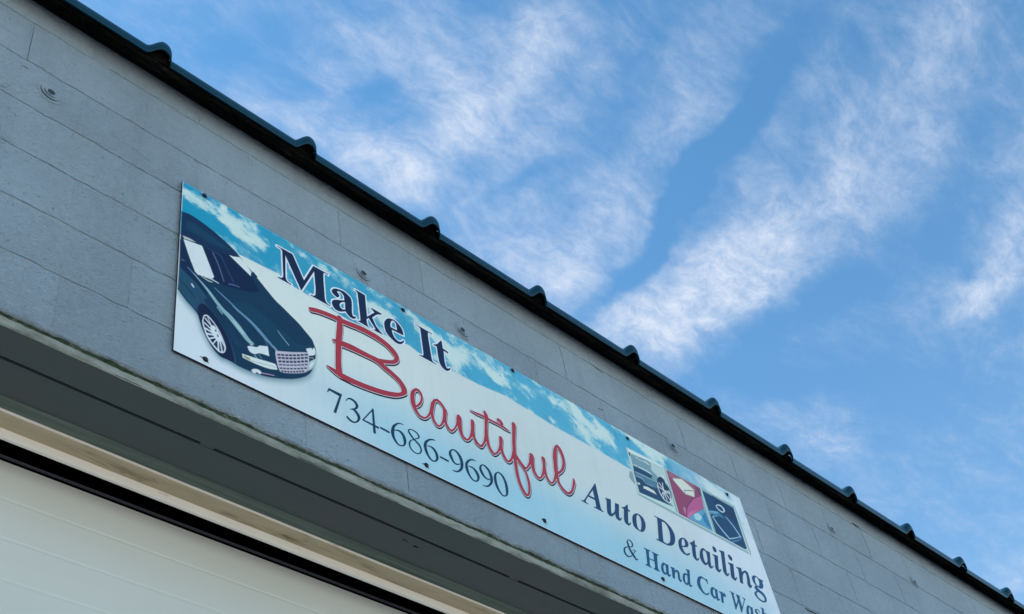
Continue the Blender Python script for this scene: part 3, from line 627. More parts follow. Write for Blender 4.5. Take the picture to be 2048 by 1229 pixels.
DIGITS = ((('3',(((.6209,.1253,.0007),(.6287,.1364,.0015),(.6384,.1426,.003),(.6546,.1414,.0048),(.6654,.1302,.0056),(.6618,.1154,.0032),(.6469,.1032,.002),
(.6361,.099,.0009)),((.647,.1044,.0025),(.6604,.0983,.0057),(.6696,.0842,.006),(.6672,.069,.0034),(.6568,.0559,.0022),(.6449,.05,.0029),(.6313,.0514,.0039),
(.6215,.0581,.004)))),('4',(((.733,.1452,.0018),(.6867,.0798,.0016)),((.6867,.0791,.0027),(.7489,.0774,.0039)),((.733,.1452,.0035),(.7313,.0504,.0049)))),
('-',(((.7609,.0825,.0036),(.7943,.081,.0037)),)),('6',(((.8635,.1461,.001),(.847,.1428,.0018),(.8336,.1339,.0026),(.8179,.1144,.0047),(.8112,.0875,.0065),
(.8148,.0657,.0056),(.8286,.0489,.0033),(.8431,.0487,.0019),(.8564,.0572,.0026),(.8624,.0765,.0056),(.8587,.0959,.0064),(.8477,.1073,.0046),(.833,.1074,.002),
(.8201,.1012,.0011)),)),('8',(((.9043,.1045,.0037),(.8902,.1198,.004),(.8846,.13,.0026),(.894,.1407,.0015),(.9156,.1412,.0024),(.9293,.1308,.0035),
(.9261,.1189,.0018),(.9082,.1059,.0012),(.8904,.0919,.0016),(.8819,.0752,.0029),(.8859,.057,.0029),(.9032,.0474,.0019),(.9227,.0539,.0016),(.9331,.0713,.0029),
(.9275,.0889,.004),(.9153,.0985,.0037),(.9043,.1045,.0036)),)),('6',(((1.0062,.1468,.001),(.9938,.1446,.0022),(.9783,.1366,.0029),(.9602,.118,.0043),
(.9538,.0972,.0058),(.9567,.0765,.0059),(.9669,.0571,.0045),(.9799,.0499,.0027),(.9949,.0556,.0024),(1.0045,.072,.005),(1.0026,.091,.0061),(.9927,.1042,.0052),
(.9789,.1078,.0021),(.9642,.1043,.0014)),)),('-',(((1.021,.0833,.0035),(1.0548,.0822,.0035)),)),('9',(((1.1123,.0952,.0012),(1.0937,.0868,.0026),
(1.08,.0929,.0047),(1.0712,.1135,.0065),(1.0727,.1299,.0037),(1.0834,.1428,.002),(1.101,.1453,.0038),(1.1161,.1317,.0067),(1.1222,.1097,.0068),
(1.1197,.0885,.0054),(1.1106,.0711,.004),(1.0959,.0568,.0025),(1.083,.0522,.0023),(1.0707,.0512,.001)),)),('6',(((1.1951,.146,.001),(1.1808,.1441,.0022),
(1.1641,.1354,.0029),(1.1465,.1139,.0045),(1.1435,.0901,.0063),(1.1504,.0665,.0046),(1.164,.0525,.0033),(1.1789,.0523,.002),(1.1911,.0643,.0036),
(1.1948,.0837,.0067),(1.1852,.0997,.0062),(1.1715,.1071,.003),(1.1549,.1053,.0013)),)),('9',(((1.2538,.0938,.0012),(1.2413,.0883,.0028),(1.2247,.0946,.0049),
(1.2141,.1125,.0064),(1.2147,.1286,.0039),(1.2263,.1429,.002),(1.2417,.143,.0041),(1.257,.1292,.0063),(1.2629,.1067,.0065),(1.2598,.0851,.0049),
(1.2471,.0662,.0032),(1.232,.0541,.0024),(1.2121,.0489,.0011)),)),('0',(((1.3013,.143,.0015),(1.2881,.1292,.0037),(1.282,.106,.006),(1.2835,.0819,.0064),
(1.2921,.0608,.0049),(1.305,.0484,.0029),(1.3196,.0506,.0015),(1.3302,.0635,.004),(1.3356,.0883,.0062),(1.3339,.1172,.0059),(1.3239,.138,.0051),
(1.3096,.1451,.0029),(1.3013,.143,.0019)),)),('&',(((1.9951,.117,.0048),(1.9995,.088,.0063),(2.0154,.0634,.0064),(2.0246,.0527,.0041),(2.0363,.057,.0012)),
((1.9951,.117,.0035),(1.9985,.1272,.0016),(2.0096,.1341,.0015),(2.0218,.1316,.0036),(2.0259,.1199,.0037),(2.0175,.1068,.0016),(1.9988,.0987,.0012),
(1.9786,.09,.0015),(1.9646,.0782,.0027),(1.9606,.0605,.0051),(1.9703,.049,.004),(1.9899,.0519,.0015),(2.0081,.0673,.0011),(2.0257,.0847,.0011),
(2.0302,.0907,.0013)),((2.0183,.0924,.0014),(2.038,.0932,.0014)))),('s',(((2.8505,.0964,.0023),(2.8404,.1023,.0022),(2.8239,.0982,.0022),(2.8187,.0879,.0063),
(2.8279,.0775,.0074),(2.8371,.0672,.0057),(2.8267,.0553,.0018),(2.8164,.0605,.0025)),))))
SCRIPT = ((('B',(((.4972,.4553,.0085),(.5243,.465,.009),(.5641,.4732,.0096),(.6043,.4786,.0099),(.645,.4828,.0108),(.6902,.4903,.0109),(.7358,.4948,.012),
(.7854,.4932,.0124),(.8307,.4827,.0123),(.8597,.4628,.0137),(.8684,.4435,.0101),(.8547,.4192,.0073),(.8178,.3989,.0079),(.7861,.3869,.0078),(.7551,.3788,.0065)),
((.5843,.3676,.0037),(.6004,.3672,.0095),(.6259,.3721,.0118),(.6662,.3776,.0124),(.7105,.3792,.0109),(.7478,.3806,.0102),(.7778,.3796,.0123),(.8067,.3662,.0117),
(.8433,.353,.0108),(.872,.3354,.0121),(.886,.3082,.0126),(.8733,.2826,.007),(.8327,.2597,.0092),(.7788,.243,.01),(.7228,.2324,.0105),(.6683,.2258,.0108),
(.6221,.2233,.0121),(.5908,.2266,.01),(.5668,.232,.0065),(.5515,.2354,.0028)),((.6204,.4891,.0103),(.6172,.4433,.0117),(.6109,.4004,.0114),(.6059,.3588,.0115),
(.6024,.3187,.0109),(.5997,.2796,.0111),(.5996,.2424,.0123),(.6045,.223,.0092)))),('e',(((.9306,.2554,.0025),(.9457,.27,.0043),(.9608,.2918,.0043),
(.9679,.3168,.0045),(.9641,.334,.0061),(.9529,.3414,.0066),(.9387,.3352,.0051),(.9263,.3145,.0078),(.9217,.2884,.0095),(.9229,.2608,.0104),(.9318,.2374,.0079),
(.9467,.2239,.0064),(.9659,.2242,.004),(.9822,.2369,.0035),(.9978,.261,.0043),(1.0076,.2894,.0048),(1.0159,.3174,.004)),)),('a',(((1.0391,.3401,.0049),
(1.0278,.3307,.0057),(1.0151,.3003,.0074),(1.0074,.2681,.007),(1.0096,.241,.0068),(1.0217,.2237,.0062),(1.0362,.2226,.0035),(1.053,.2436,.0042),
(1.0664,.2737,.0065),(1.074,.306,.0084),(1.0704,.3234,.0068),(1.0587,.3368,.0065),(1.0446,.3429,.0063)),((1.0789,.3133,.0066),(1.0712,.2808,.0064),
(1.0699,.2565,.0065),(1.078,.237,.007),(1.0917,.2296,.0048),(1.1093,.2451,.0033),(1.1251,.2716,.0041),(1.1346,.2977,.0052),(1.1428,.3162,.0063)))),
('u',(((1.1438,.3142,.0111),(1.1398,.2907,.0118),(1.1395,.262,.0094),(1.1434,.238,.0082),(1.1565,.2254,.0067),(1.1722,.2281,.0037),(1.189,.2502,.0048),
(1.2021,.2826,.0065),(1.2083,.3097,.0075),(1.2126,.3299,.0081)),((1.2123,.3286,.0079),(1.2055,.2843,.0076),(1.2055,.2557,.0077),(1.2167,.2326,.0068),
(1.2117,.2384,.0074),(1.2323,.2274,.0056),(1.2512,.2466,.0042),(1.2669,.2784,.0061),(1.2766,.3183,.0066),(1.2873,.3628,.0074)))),('t',(((1.2892,.4092,.0074),
(1.2928,.3909,.0102),(1.2864,.3624,.0077),(1.2788,.3193,.0072),(1.2754,.2824,.0078),(1.2785,.2489,.0074),(1.2915,.2273,.0076),(1.307,.2274,.004),
(1.3273,.2507,.0043),(1.3438,.2829,.0061),(1.3533,.3193,.0075)),((1.2111,.3811,.0018),(1.2401,.3811,.0048),(1.2758,.3843,.0053),(1.315,.3836,.0055),
(1.3551,.385,.0056),(1.3866,.3821,.0054),(1.4103,.3796,.002)))),('i',(((1.3533,.3193,.0089),(1.3459,.2839,.0078),(1.3459,.2558,.0077),(1.3546,.2319,.0072),
(1.3722,.2225,.0047),(1.3931,.2459,.0048),(1.412,.2862,.0062),(1.4195,.311,.0059)),((1.3577,.4075,.0078),(1.367,.4036,.0103),(1.374,.3986,.0081)))),
('f',(((1.4439,.4282,.0097),(1.4361,.3912,.0091),(1.4253,.3461,.0084),(1.4178,.3031,.0083),(1.4117,.2578,.0084),(1.408,.2143,.0079),(1.4078,.1696,.0079),
(1.415,.132,.0087),(1.4291,.1077,.0081),(1.4444,.1058,.0043),(1.4581,.1335,.0056),(1.4635,.1698,.0063),(1.46,.2062,.0062),(1.4488,.2273,.0051),
(1.4296,.2484,.0046)),((1.4161,.2739,.0091),(1.4309,.2543,.0091),(1.4506,.2351,.0087),(1.4668,.2353,.0036),(1.4892,.2647,.0047),(1.5045,.3001,.0069)))),
('u',(((1.512,.3126,.011),(1.5073,.2848,.0101),(1.5051,.2548,.0089),(1.5105,.2307,.0085),(1.5244,.2188,.0061),(1.5398,.2244,.0038),(1.5572,.2488,.0053),
(1.5698,.2787,.0062),(1.5775,.3091,.0076),(1.5795,.3285,.0099)),((1.58,.3226,.0076),(1.5753,.2983,.0071),(1.5723,.2749,.0078),(1.5743,.2491,.0075),
(1.5859,.2276,.0064),(1.6031,.2278,.0036),(1.6203,.2498,.0048),(1.634,.2777,.0062)))),('l',(((1.6381,.2844,.0062),(1.6676,.3072,.0047),(1.6905,.3373,.0061),
(1.7032,.3732,.0075),(1.7022,.4084,.0093),(1.6921,.432,.0097),(1.6794,.4351,.0052),(1.6644,.4063,.0088),(1.6529,.3681,.0104),(1.6465,.3326,.0098),
(1.6411,.2955,.0102),(1.6397,.2631,.0079),(1.6482,.2352,.0074),(1.6671,.2191,.0077),(1.6897,.2166,.0053),(1.7135,.2388,.0049),(1.7282,.2646,.0053),
(1.7389,.2889,.0065),(1.7419,.3039,.0043)),))))
CAR = (((0,(8,54,88),((-.0006,.5836,0),(.0276,.5905,1),(.0607,.5867,1),(.0909,.5805,1),(.1247,.5704,1),(.1588,.5559,1),(.1862,.543,1),(.2016,.5345,1),(.2206,.5179,1),
(.2481,.4945,1),(.2688,.479,1),(.3464,.4142,1),(.3786,.3965,1),(.4163,.3758,1),(.4433,.361,1),(.4701,.3399,1),(.4942,.3202,1),(.503,.3009,1),(.5089,.28,1),
(.5038,.2354,1),(.4935,.1945,1),(.4813,.1676,1),(.4586,.1396,1),(.4203,.1107,1),(.3806,.0895,1),(.329,.0675,1),(.2837,.0556,1),(.2442,.0507,1),(.2125,.0497,1),
(.181,.0542,1),(.1677,.0541,1),(.1536,.0534,1),(.1311,.0663,1),(.1082,.092,1),(.0849,.1305,1),(.0759,.1548,1),(.0639,.1809,1),(.0267,.2084,1),(-.0007,.2353,0))),
(0,(10,44,84),((-.0006,.5827,0),(.0276,.5897,1),(.0607,.5859,1),(.1247,.5695,1),(.1862,.5422,1),(.2102,.5256,0),(.1729,.5025,0),(.1263,.4833,0),(.0772,.4745,0),
(.0543,.4772,0),(.006,.4765,0),(-.0009,.4737,0))),(0,(16,66,100),((.0192,.5504,0),(.0615,.5596,1),(.1118,.5443,1),(.159,.5349,1),(.1829,.5302,1),(.1525,.5178,1),
(.1026,.5086,1),(.0531,.5157,1),(.0173,.5155,1))),(0,(5,26,70),((-.0003,.4594,0),(.0074,.4598,0),(.0554,.3455,0),(.065,.3401,0),(.1222,.3587,0),(.1418,.3524,0),
(.1679,.3553,0),(.2209,.3711,0),(.2546,.3851,0),(.2924,.409,0),(.2618,.462,0),(.2137,.5196,0),(.1763,.504,0),(.1263,.4833,0),(.0771,.4753,0),(.0543,.476,0),
(.0062,.4737,0))),(0,(222,224,220),((.0092,.4611,0),(.0193,.464,0),(.0641,.4737,0),(.0732,.475,1),(.08,.4661,1),(.1221,.3673,0),(.1158,.3554,0),(.065,.3401,0),
(.0538,.3464,0),(.033,.3958,0))),(0,(150,172,180),((.0054,.476,0),(.0332,.4802,0),(.0543,.4772,0),(.0113,.465,0))),(0,(214,218,216),((.1757,.5023,0),
(.1916,.5059,0),(.2154,.5186,0),(.2378,.5043,0),(.2602,.4795,0),(.2576,.4593,0),(.207,.4859,0))),(0,(8,40,72),((.2654,.4829,1),(.2811,.4932,1),(.2869,.4783,1),
(.2791,.4671,1))),(0,(8,38,78),((-.0031,.4517,0),(.0069,.4546,0),(.0332,.392,0),(.0554,.3443,0),(.0651,.3389,0),(.1013,.2916,0),(.0927,.2576,0),(.0604,.2887,0),
(.0019,.3337,0))),(0,(34,84,114),((.002,.3318,0),(.0313,.3161,0),(.06,.3,1),(.0923,.2707,1),(.0989,.2614,1),(.074,.2516,1),(.064,.2229,1),(.0631,.1852,1),
(.0322,.2106,0),(-.0014,.2399,0))),(1,(6,30,62),((.0002,.2806,.0013),(.0302,.2619,.0018),(.0574,.2356,.0013))),(1,(20,55,95),((-.0007,.2385,.0021),
(.0322,.2106,.0021),(.0637,.1838,.0021))),(1,(190,215,225),((.0455,.286,.003),(.0513,.2791,.0026))),(1,(70,110,150),((.0285,.3493,.0018),(.043,.3393,.0023),
(.059,.3303,.0023))),(1,(90,120,150),((.0058,.3676,.0012),(.0151,.3699,.0012))),(1,(80,95,140),((.115,.4715,.0018),(.127,.4509,.0021),(.1407,.4194,.002),
(.1579,.3706,.0016))),(1,(45,70,120),((.0967,.4796,.0019),(.1198,.4789,.0023),(.1431,.4782,.003),(.1533,.4644,.0022),(.167,.4368,.0022),(.1839,.4074,.0022),
(.1941,.3899,.0022))),(1,(60,85,135),((.176,.3703,.0022),(.1942,.378,.0024),(.2141,.3819,.0021))),(1,(200,210,215),((.0903,.3467,.0016),(.1127,.3514,.0021),
(.1386,.3503,.0013))),(1,(160,190,200),((.0777,.3424,.0014),(.1002,.3374,.0018),(.1161,.3406,.0012))),(0,(10,66,96),((.1837,.2919,0),(.2814,.3461,1),
(.3608,.3364,1),(.4424,.339,1),(.4771,.3103,1),(.4892,.275,1),(.411,.222,1),(.3548,.1932,1),(.3216,.2266,1),(.2549,.2669,1),(.209,.2836,1))),(0,(8,54,88),
((.2552,.336,0),(.3082,.3811,1),(.3621,.3895,1),(.416,.3664,1),(.4641,.3302,1),(.4904,.2998,1),(.4395,.2647,1),(.3997,.2837,1),(.3335,.3049,1))),
(1,(112,158,178),((.0494,.3357,.0014),(.0752,.3175,.0032),(.1044,.2936,.0054),(.1305,.2677,.0067),(.1564,.2457,.0082),(.1792,.2326,.0099),(.2068,.2114,.0112),
(.2294,.1906,.0104),(.2445,.1764,.0091),(.2545,.1707,.0077),(.2646,.1693,.0047))),(1,(150,190,200),((.1943,.2219,.0021),(.2169,.2034,.0028),
(.2294,.1906,.0028))),(1,(80,125,165),((.1246,.3218,.0014),(.1555,.3064,.0023),(.185,.2919,.0028),(.2145,.2734,.0037),(.1938,.2848,.0032),(.2116,.2763,.004),
(.2549,.258,.0059),(.2881,.2365,.0073),(.3162,.2148,.0066),(.3291,.2076,.0051))),(1,(92,132,165),((.3316,.2032,.0036),(.3419,.1989,.0051),(.3522,.1923,.0044))),
(1,(70,110,150),((.3072,.2139,.0014),(.3135,.2045,.0013),(.3197,.1921,.001))),(1,(120,160,190),((.3594,.2782,.0011),(.3802,.2575,.0015),(.4015,.2395,.0015))),
(1,(100,145,170),((.1362,.2453,.0028),(.145,.2369,.0032),(.1539,.2286,.0024))),(0,(28,66,104),((.182,.1843,1),(.1952,.1685,1),(.2098,.1503,1),(.2215,.1338,1),
(.2041,.1305,1),(.1924,.1536,1))),(0,(40,80,112),((.0625,.2232,1),(.0697,.2454,1),(.0827,.2583,1),(.0984,.2615,1),(.0901,.2478,1),(.102,.2312,1),(.1238,.2138,1),
(.1531,.1807,1),(.1781,.142,1),(.1956,.1027,1),(.2039,.0588,1),(.1974,.0584,1),(.1841,.1158,1),(.1459,.1865,1),(.1166,.2163,1),(.0935,.2293,1),(.0767,.2224,1),
(.0688,.204,1),(.0681,.1801,1))),(0,(8,22,62),((.0689,.199,1),(.0767,.2224,1),(.0935,.2293,1),(.1166,.2163,1),(.1459,.1865,1),(.1693,.1535,1),(.1855,.1166,1),
(.1979,.0613,1),(.1677,.0532,1),(.1424,.0561,1),(.114,.0808,1),(.0879,.1241,1),(.0732,.1698,1))),(0,(20,40,78),((.0878,.1786,1),(.0974,.1894,1),(.1174,.1829,1),
(.1406,.16,1),(.1582,.1272,1),(.1666,.0961,1),(.1604,.0738,1),(.1464,.0701,1),(.1223,.0839,1),(.1022,.108,1),(.0902,.1402,1),(.0863,.161,1))),(1,(235,240,245),
((.0881,.1655,.0015),(.0905,.1803,.0016),(.0988,.1886,.0023),(.1088,.1862,.0024),(.129,.1698,.0019),(.1465,.1468,.0018),(.1612,.1158,.002),(.1657,.0956,.0023),
(.1612,.0762,.0019),(.1464,.0711,.003),(.1251,.0839,.0031),(.1051,.1064,.0029),(.0926,.1351,.0023),(.0876,.1552,.0021),(.0881,.1655,.0016))),(0,(196,208,222),
((.1139,.1492,1),(.1249,.1624,1),(.1379,.1517,1),(.1525,.1305,1),(.1527,.1175,1),(.1415,.1062,1),(.1272,.1192,1),(.117,.1329,1))),(1,(215,224,232),
((.1223,.1525,.0028),(.0949,.1745,.002))),(1,(215,224,232),((.118,.155,.0014),(.1031,.1845,.0011))),(1,(215,224,232),((.1197,.1411,.0024),(.0932,.1552,.0024))),
(1,(215,224,232),((.1227,.1313,.003),(.0974,.1346,.0034))),(1,(215,224,232),((.1257,.1248,.0028),(.1034,.1168,.0031))),(1,(215,224,232),((.1314,.1183,.0023),
(.1108,.1015,.0023))),(1,(215,224,232),((.1358,.1111,.0019),(.1223,.0855,.0016))),(1,(215,224,232),((.1415,.1078,.0026),(.1436,.0702,.0023))),(1,(215,224,232),
((.1485,.1118,.0025),(.1561,.074,.0022))),(1,(215,224,232),((.1527,.1175,.0022),(.1649,.0983,.0022))),(1,(215,224,232),((.1408,.1501,.0015),(.129,.1698,.0011))),
(1,(215,224,232),((.1481,.1346,.0014),(.1569,.1167,.0014))),(0,(20,45,80),((.1294,.1501,1),(.1337,.1493,1),(.1352,.1435,1),(.131,.1427,1))),(0,(20,45,80),
((.1382,.1354,1),(.1425,.1313,1),(.1412,.124,1),(.1378,.1269,1))),(0,(214,212,222),((.2456,.143,1),(.2481,.1495,1),(.262,.1565,1),(.2797,.1628,1),
(.2874,.1738,0),(.3197,.1892,0),(.3249,.1512,0),(.2897,.1437,1),(.2719,.1301,1),(.2543,.1296,1))),(1,(30,70,100),((.2646,.1651,.0027),(.2721,.1637,.0027),
(.2849,.1723,.0019))),(1,(150,180,195),((.257,.1607,.0027),(.2633,.1629,.0022))),(1,(90,135,160),((.2718,.1239,.0028),(.2793,.1197,.0028))),(1,(90,135,160),
((.287,.1352,.0017),(.2958,.1274,.0014))),(0,(190,206,214),((.2258,.1066,0),(.2319,.1072,0),(.2793,.1168,1),(.3301,.1281,1),(.3481,.1295,1),(.3542,.1117,0),
(.3194,.0984,1),(.2666,.0917,1),(.2282,.0919,0))),(1,(110,150,165),((.2542,.0951,.0008),(.2917,.1042,.0011),(.3273,.1139,.0011),(.3479,.1167,.0009))),
(1,(128,146,132),((.2356,.0996,.0051),(.2492,.0988,.0057))),(0,(190,200,216),((.259,.06,1),(.2714,.0709,1),(.2864,.0741,1),(.2951,.0686,1),(.2887,.0589,1),
(.2788,.0612,1),(.2713,.053,1),(.2639,.0531,1))),(1,(14,40,76),((.2962,.0618,.0037),(.3419,.0763,.0027))),(1,(165,150,182),((.295,.0664,.0013),
(.319,.0752,.0013),(.342,.0819,.0011))),(0,(14,38,72),((.4807,.2404,0),(.5066,.2638,0),(.5038,.2354,0),(.4822,.2147,0))),(0,(150,185,196),((.4808,.2139,0),
(.5039,.2384,1),(.5017,.2225,1),(.4906,.1915,1),(.4734,.172,0),(.4772,.1943,0))),(0,(205,222,226),((.4796,.2001,0),(.4991,.2239,1),(.4957,.2118,1),
(.4796,.1884,0))),(0,(8,36,70),((.4758,.1646,0),(.4903,.1855,0),(.4799,.1654,1),(.4586,.1396,0))),(0,(206,208,220),((.4689,.2635,0),(.4908,.2795,0),
(.4947,.2745,0),(.5024,.2884,0),(.5074,.2732,1),(.502,.2546,1),(.4793,.2396,0))),(1,(120,160,180),((.4831,.2328,.0014),(.4971,.2391,.0014))),(0,(158,170,196),
((.3481,.1851,1),(.3574,.1912,0),(.4109,.2166,1),(.4715,.2486,1),(.4793,.2396,1),(.4769,.1884,1),(.4678,.1661,1),(.4456,.1478,1),(.4025,.1237,1),(.3709,.1109,1),
(.3595,.1188,1),(.3512,.151,1))),(0,(12,36,76),((.3547,.1776,0),(.3667,.1843,0),(.3673,.1772,0),(.3558,.1707,0))),(0,(12,36,76),((.3696,.1849,0),(.3817,.1917,0),
(.3823,.1845,0),(.3707,.178,0))),(0,(12,36,76),((.3847,.1925,0),(.3969,.1993,0),(.3974,.1921,0),(.3858,.1856,0))),(0,(12,36,76),((.3998,.2006,0),(.4121,.2074,0),
(.4127,.2002,0),(.4009,.1936,0))),(0,(12,36,76),((.4151,.2091,0),(.4276,.216,0),(.4281,.2087,0),(.4162,.2021,0))),(0,(12,36,76),((.4306,.2182,0),(.4431,.2252,0),
(.4436,.2178,0),(.4317,.2112,0))),(0,(12,36,76),((.4462,.2277,0),(.4588,.2348,0),(.4593,.2274,0),(.4472,.2206,0))),(0,(12,36,76),((.4619,.2376,0),
(.4746,.2447,0),(.4751,.2372,0),(.4629,.2305,0))),(0,(12,36,76),((.3567,.1661,0),(.3685,.1726,0),(.3691,.1649,0),(.3579,.1587,0))),(0,(12,36,76),
((.3714,.1732,0),(.3832,.1798,0),(.3837,.172,0),(.3725,.1658,0))),(0,(12,36,76),((.3861,.1806,0),(.398,.1872,0),(.3985,.1794,0),(.3872,.1731,0))),(0,(12,36,76),
((.4009,.1884,0),(.4129,.1951,0),(.4134,.1872,0),(.402,.1809,0))),(0,(12,36,76),((.4159,.1967,0),(.428,.2034,0),(.4285,.1956,0),(.417,.1892,0))),(0,(12,36,76),
((.431,.2055,0),(.4432,.2123,0),(.4437,.2044,0),(.4321,.198,0))),(0,(12,36,76),((.4463,.2148,0),(.4585,.2216,0),(.459,.2137,0),(.4473,.2072,0))),(0,(12,36,76),
((.4616,.2244,0),(.474,.2313,0),(.4745,.2233,0),(.4626,.2168,0))),(0,(12,36,76),((.3588,.1529,0),(.3702,.1592,0),(.3707,.1513,0),(.3599,.1453,0))),(0,(12,36,76),
((.3731,.1598,0),(.3845,.1661,0),(.3851,.1581,0),(.3741,.1521,0))),(0,(12,36,76),((.3875,.167,0),(.399,.1733,0),(.3996,.1653,0),(.3885,.1592,0))),(0,(12,36,76),
((.402,.1745,0),(.4136,.181,0),(.4141,.1729,0),(.403,.1668,0))),(0,(12,36,76),((.4166,.1826,0),(.4283,.1891,0),(.4288,.181,0),(.4177,.1748,0))),(0,(12,36,76),
((.4314,.1912,0),(.4432,.1977,0),(.4437,.1896,0),(.4324,.1834,0))),(0,(12,36,76),((.4463,.2002,0),(.4582,.2068,0),(.4586,.1986,0),(.4473,.1923,0))),
(0,(12,36,76),((.4613,.2096,0),(.4733,.2162,0),(.4737,.2079,0),(.4623,.2016,0))),(0,(12,36,76),((.3608,.139,0),(.3718,.145,0),(.3725,.14,0),(.3619,.1342,0))),
(0,(12,36,76),((.3747,.1456,0),(.3859,.1517,0),(.3865,.1466,0),(.3759,.1408,0))),(0,(12,36,76),((.3888,.1525,0),(.4,.1587,0),(.4007,.1536,0),(.3899,.1477,0))),
(0,(12,36,76),((.403,.1599,0),(.4143,.1661,0),(.4149,.161,0),(.4041,.1551,0))),(0,(12,36,76),((.4173,.1677,0),(.4287,.1739,0),(.4293,.1688,0),(.4184,.1629,0))),
(0,(12,36,76),((.4317,.176,0),(.4432,.1823,0),(.4438,.1772,0),(.4328,.1712,0))),(0,(12,36,76),((.4462,.1848,0),(.4578,.1912,0),(.4584,.186,0),(.4474,.1799,0))),
(0,(12,36,76),((.4609,.1939,0),(.4726,.2003,0),(.4731,.1951,0),(.462,.189,0))),(0,(12,36,76),((.3628,.1259,0),(.3731,.1315,0),(.3737,.1259,0),(.3639,.1206,0))),
(0,(12,36,76),((.3759,.1321,0),(.3863,.1377,0),(.3869,.1321,0),(.3771,.1268,0))),(0,(12,36,76),((.3892,.1385,0),(.3997,.1442,0),(.4003,.1386,0),
(.3904,.1332,0))),(0,(12,36,76),((.4026,.1454,0),(.4131,.1511,0),(.4137,.1454,0),(.4037,.14,0))),(0,(12,36,76),((.4161,.1527,0),(.4267,.1585,0),(.4272,.1528,0),
(.4172,.1473,0))),(0,(12,36,76),((.4297,.1605,0),(.4403,.1663,0),(.4409,.1606,0),(.4308,.1551,0))),(0,(12,36,76),((.4434,.1688,0),(.4541,.1746,0),
(.4547,.1689,0),(.4445,.1634,0))),(0,(12,36,76),((.4572,.1774,0),(.468,.1833,0),(.4686,.1775,0),(.4583,.1719,0))),(0,(12,36,76),((.3685,.1169,0),(.3768,.1214,0),
(.3774,.115,0),(.3696,.1108,0))),(0,(12,36,76),((.3797,.122,0),(.3881,.1265,0),(.3887,.1201,0),(.3808,.1158,0))),(0,(12,36,76),((.391,.1273,0),(.3995,.1319,0),
(.4001,.1254,0),(.3921,.1211,0))),(0,(12,36,76),((.4024,.1331,0),(.4109,.1377,0),(.4115,.1312,0),(.4035,.1269,0))),(0,(12,36,76),((.4139,.1393,0),
(.4225,.1439,0),(.423,.1374,0),(.415,.133,0))),(0,(12,36,76),((.4254,.1459,0),(.4341,.1506,0),(.4346,.144,0),(.4265,.1397,0))),(0,(12,36,76),((.4371,.153,0),
(.4458,.1577,0),(.4463,.1511,0),(.4382,.1467,0))),(0,(12,36,76),((.4488,.1604,0),(.4575,.1651,0),(.458,.1585,0),(.4499,.1541,0)))))
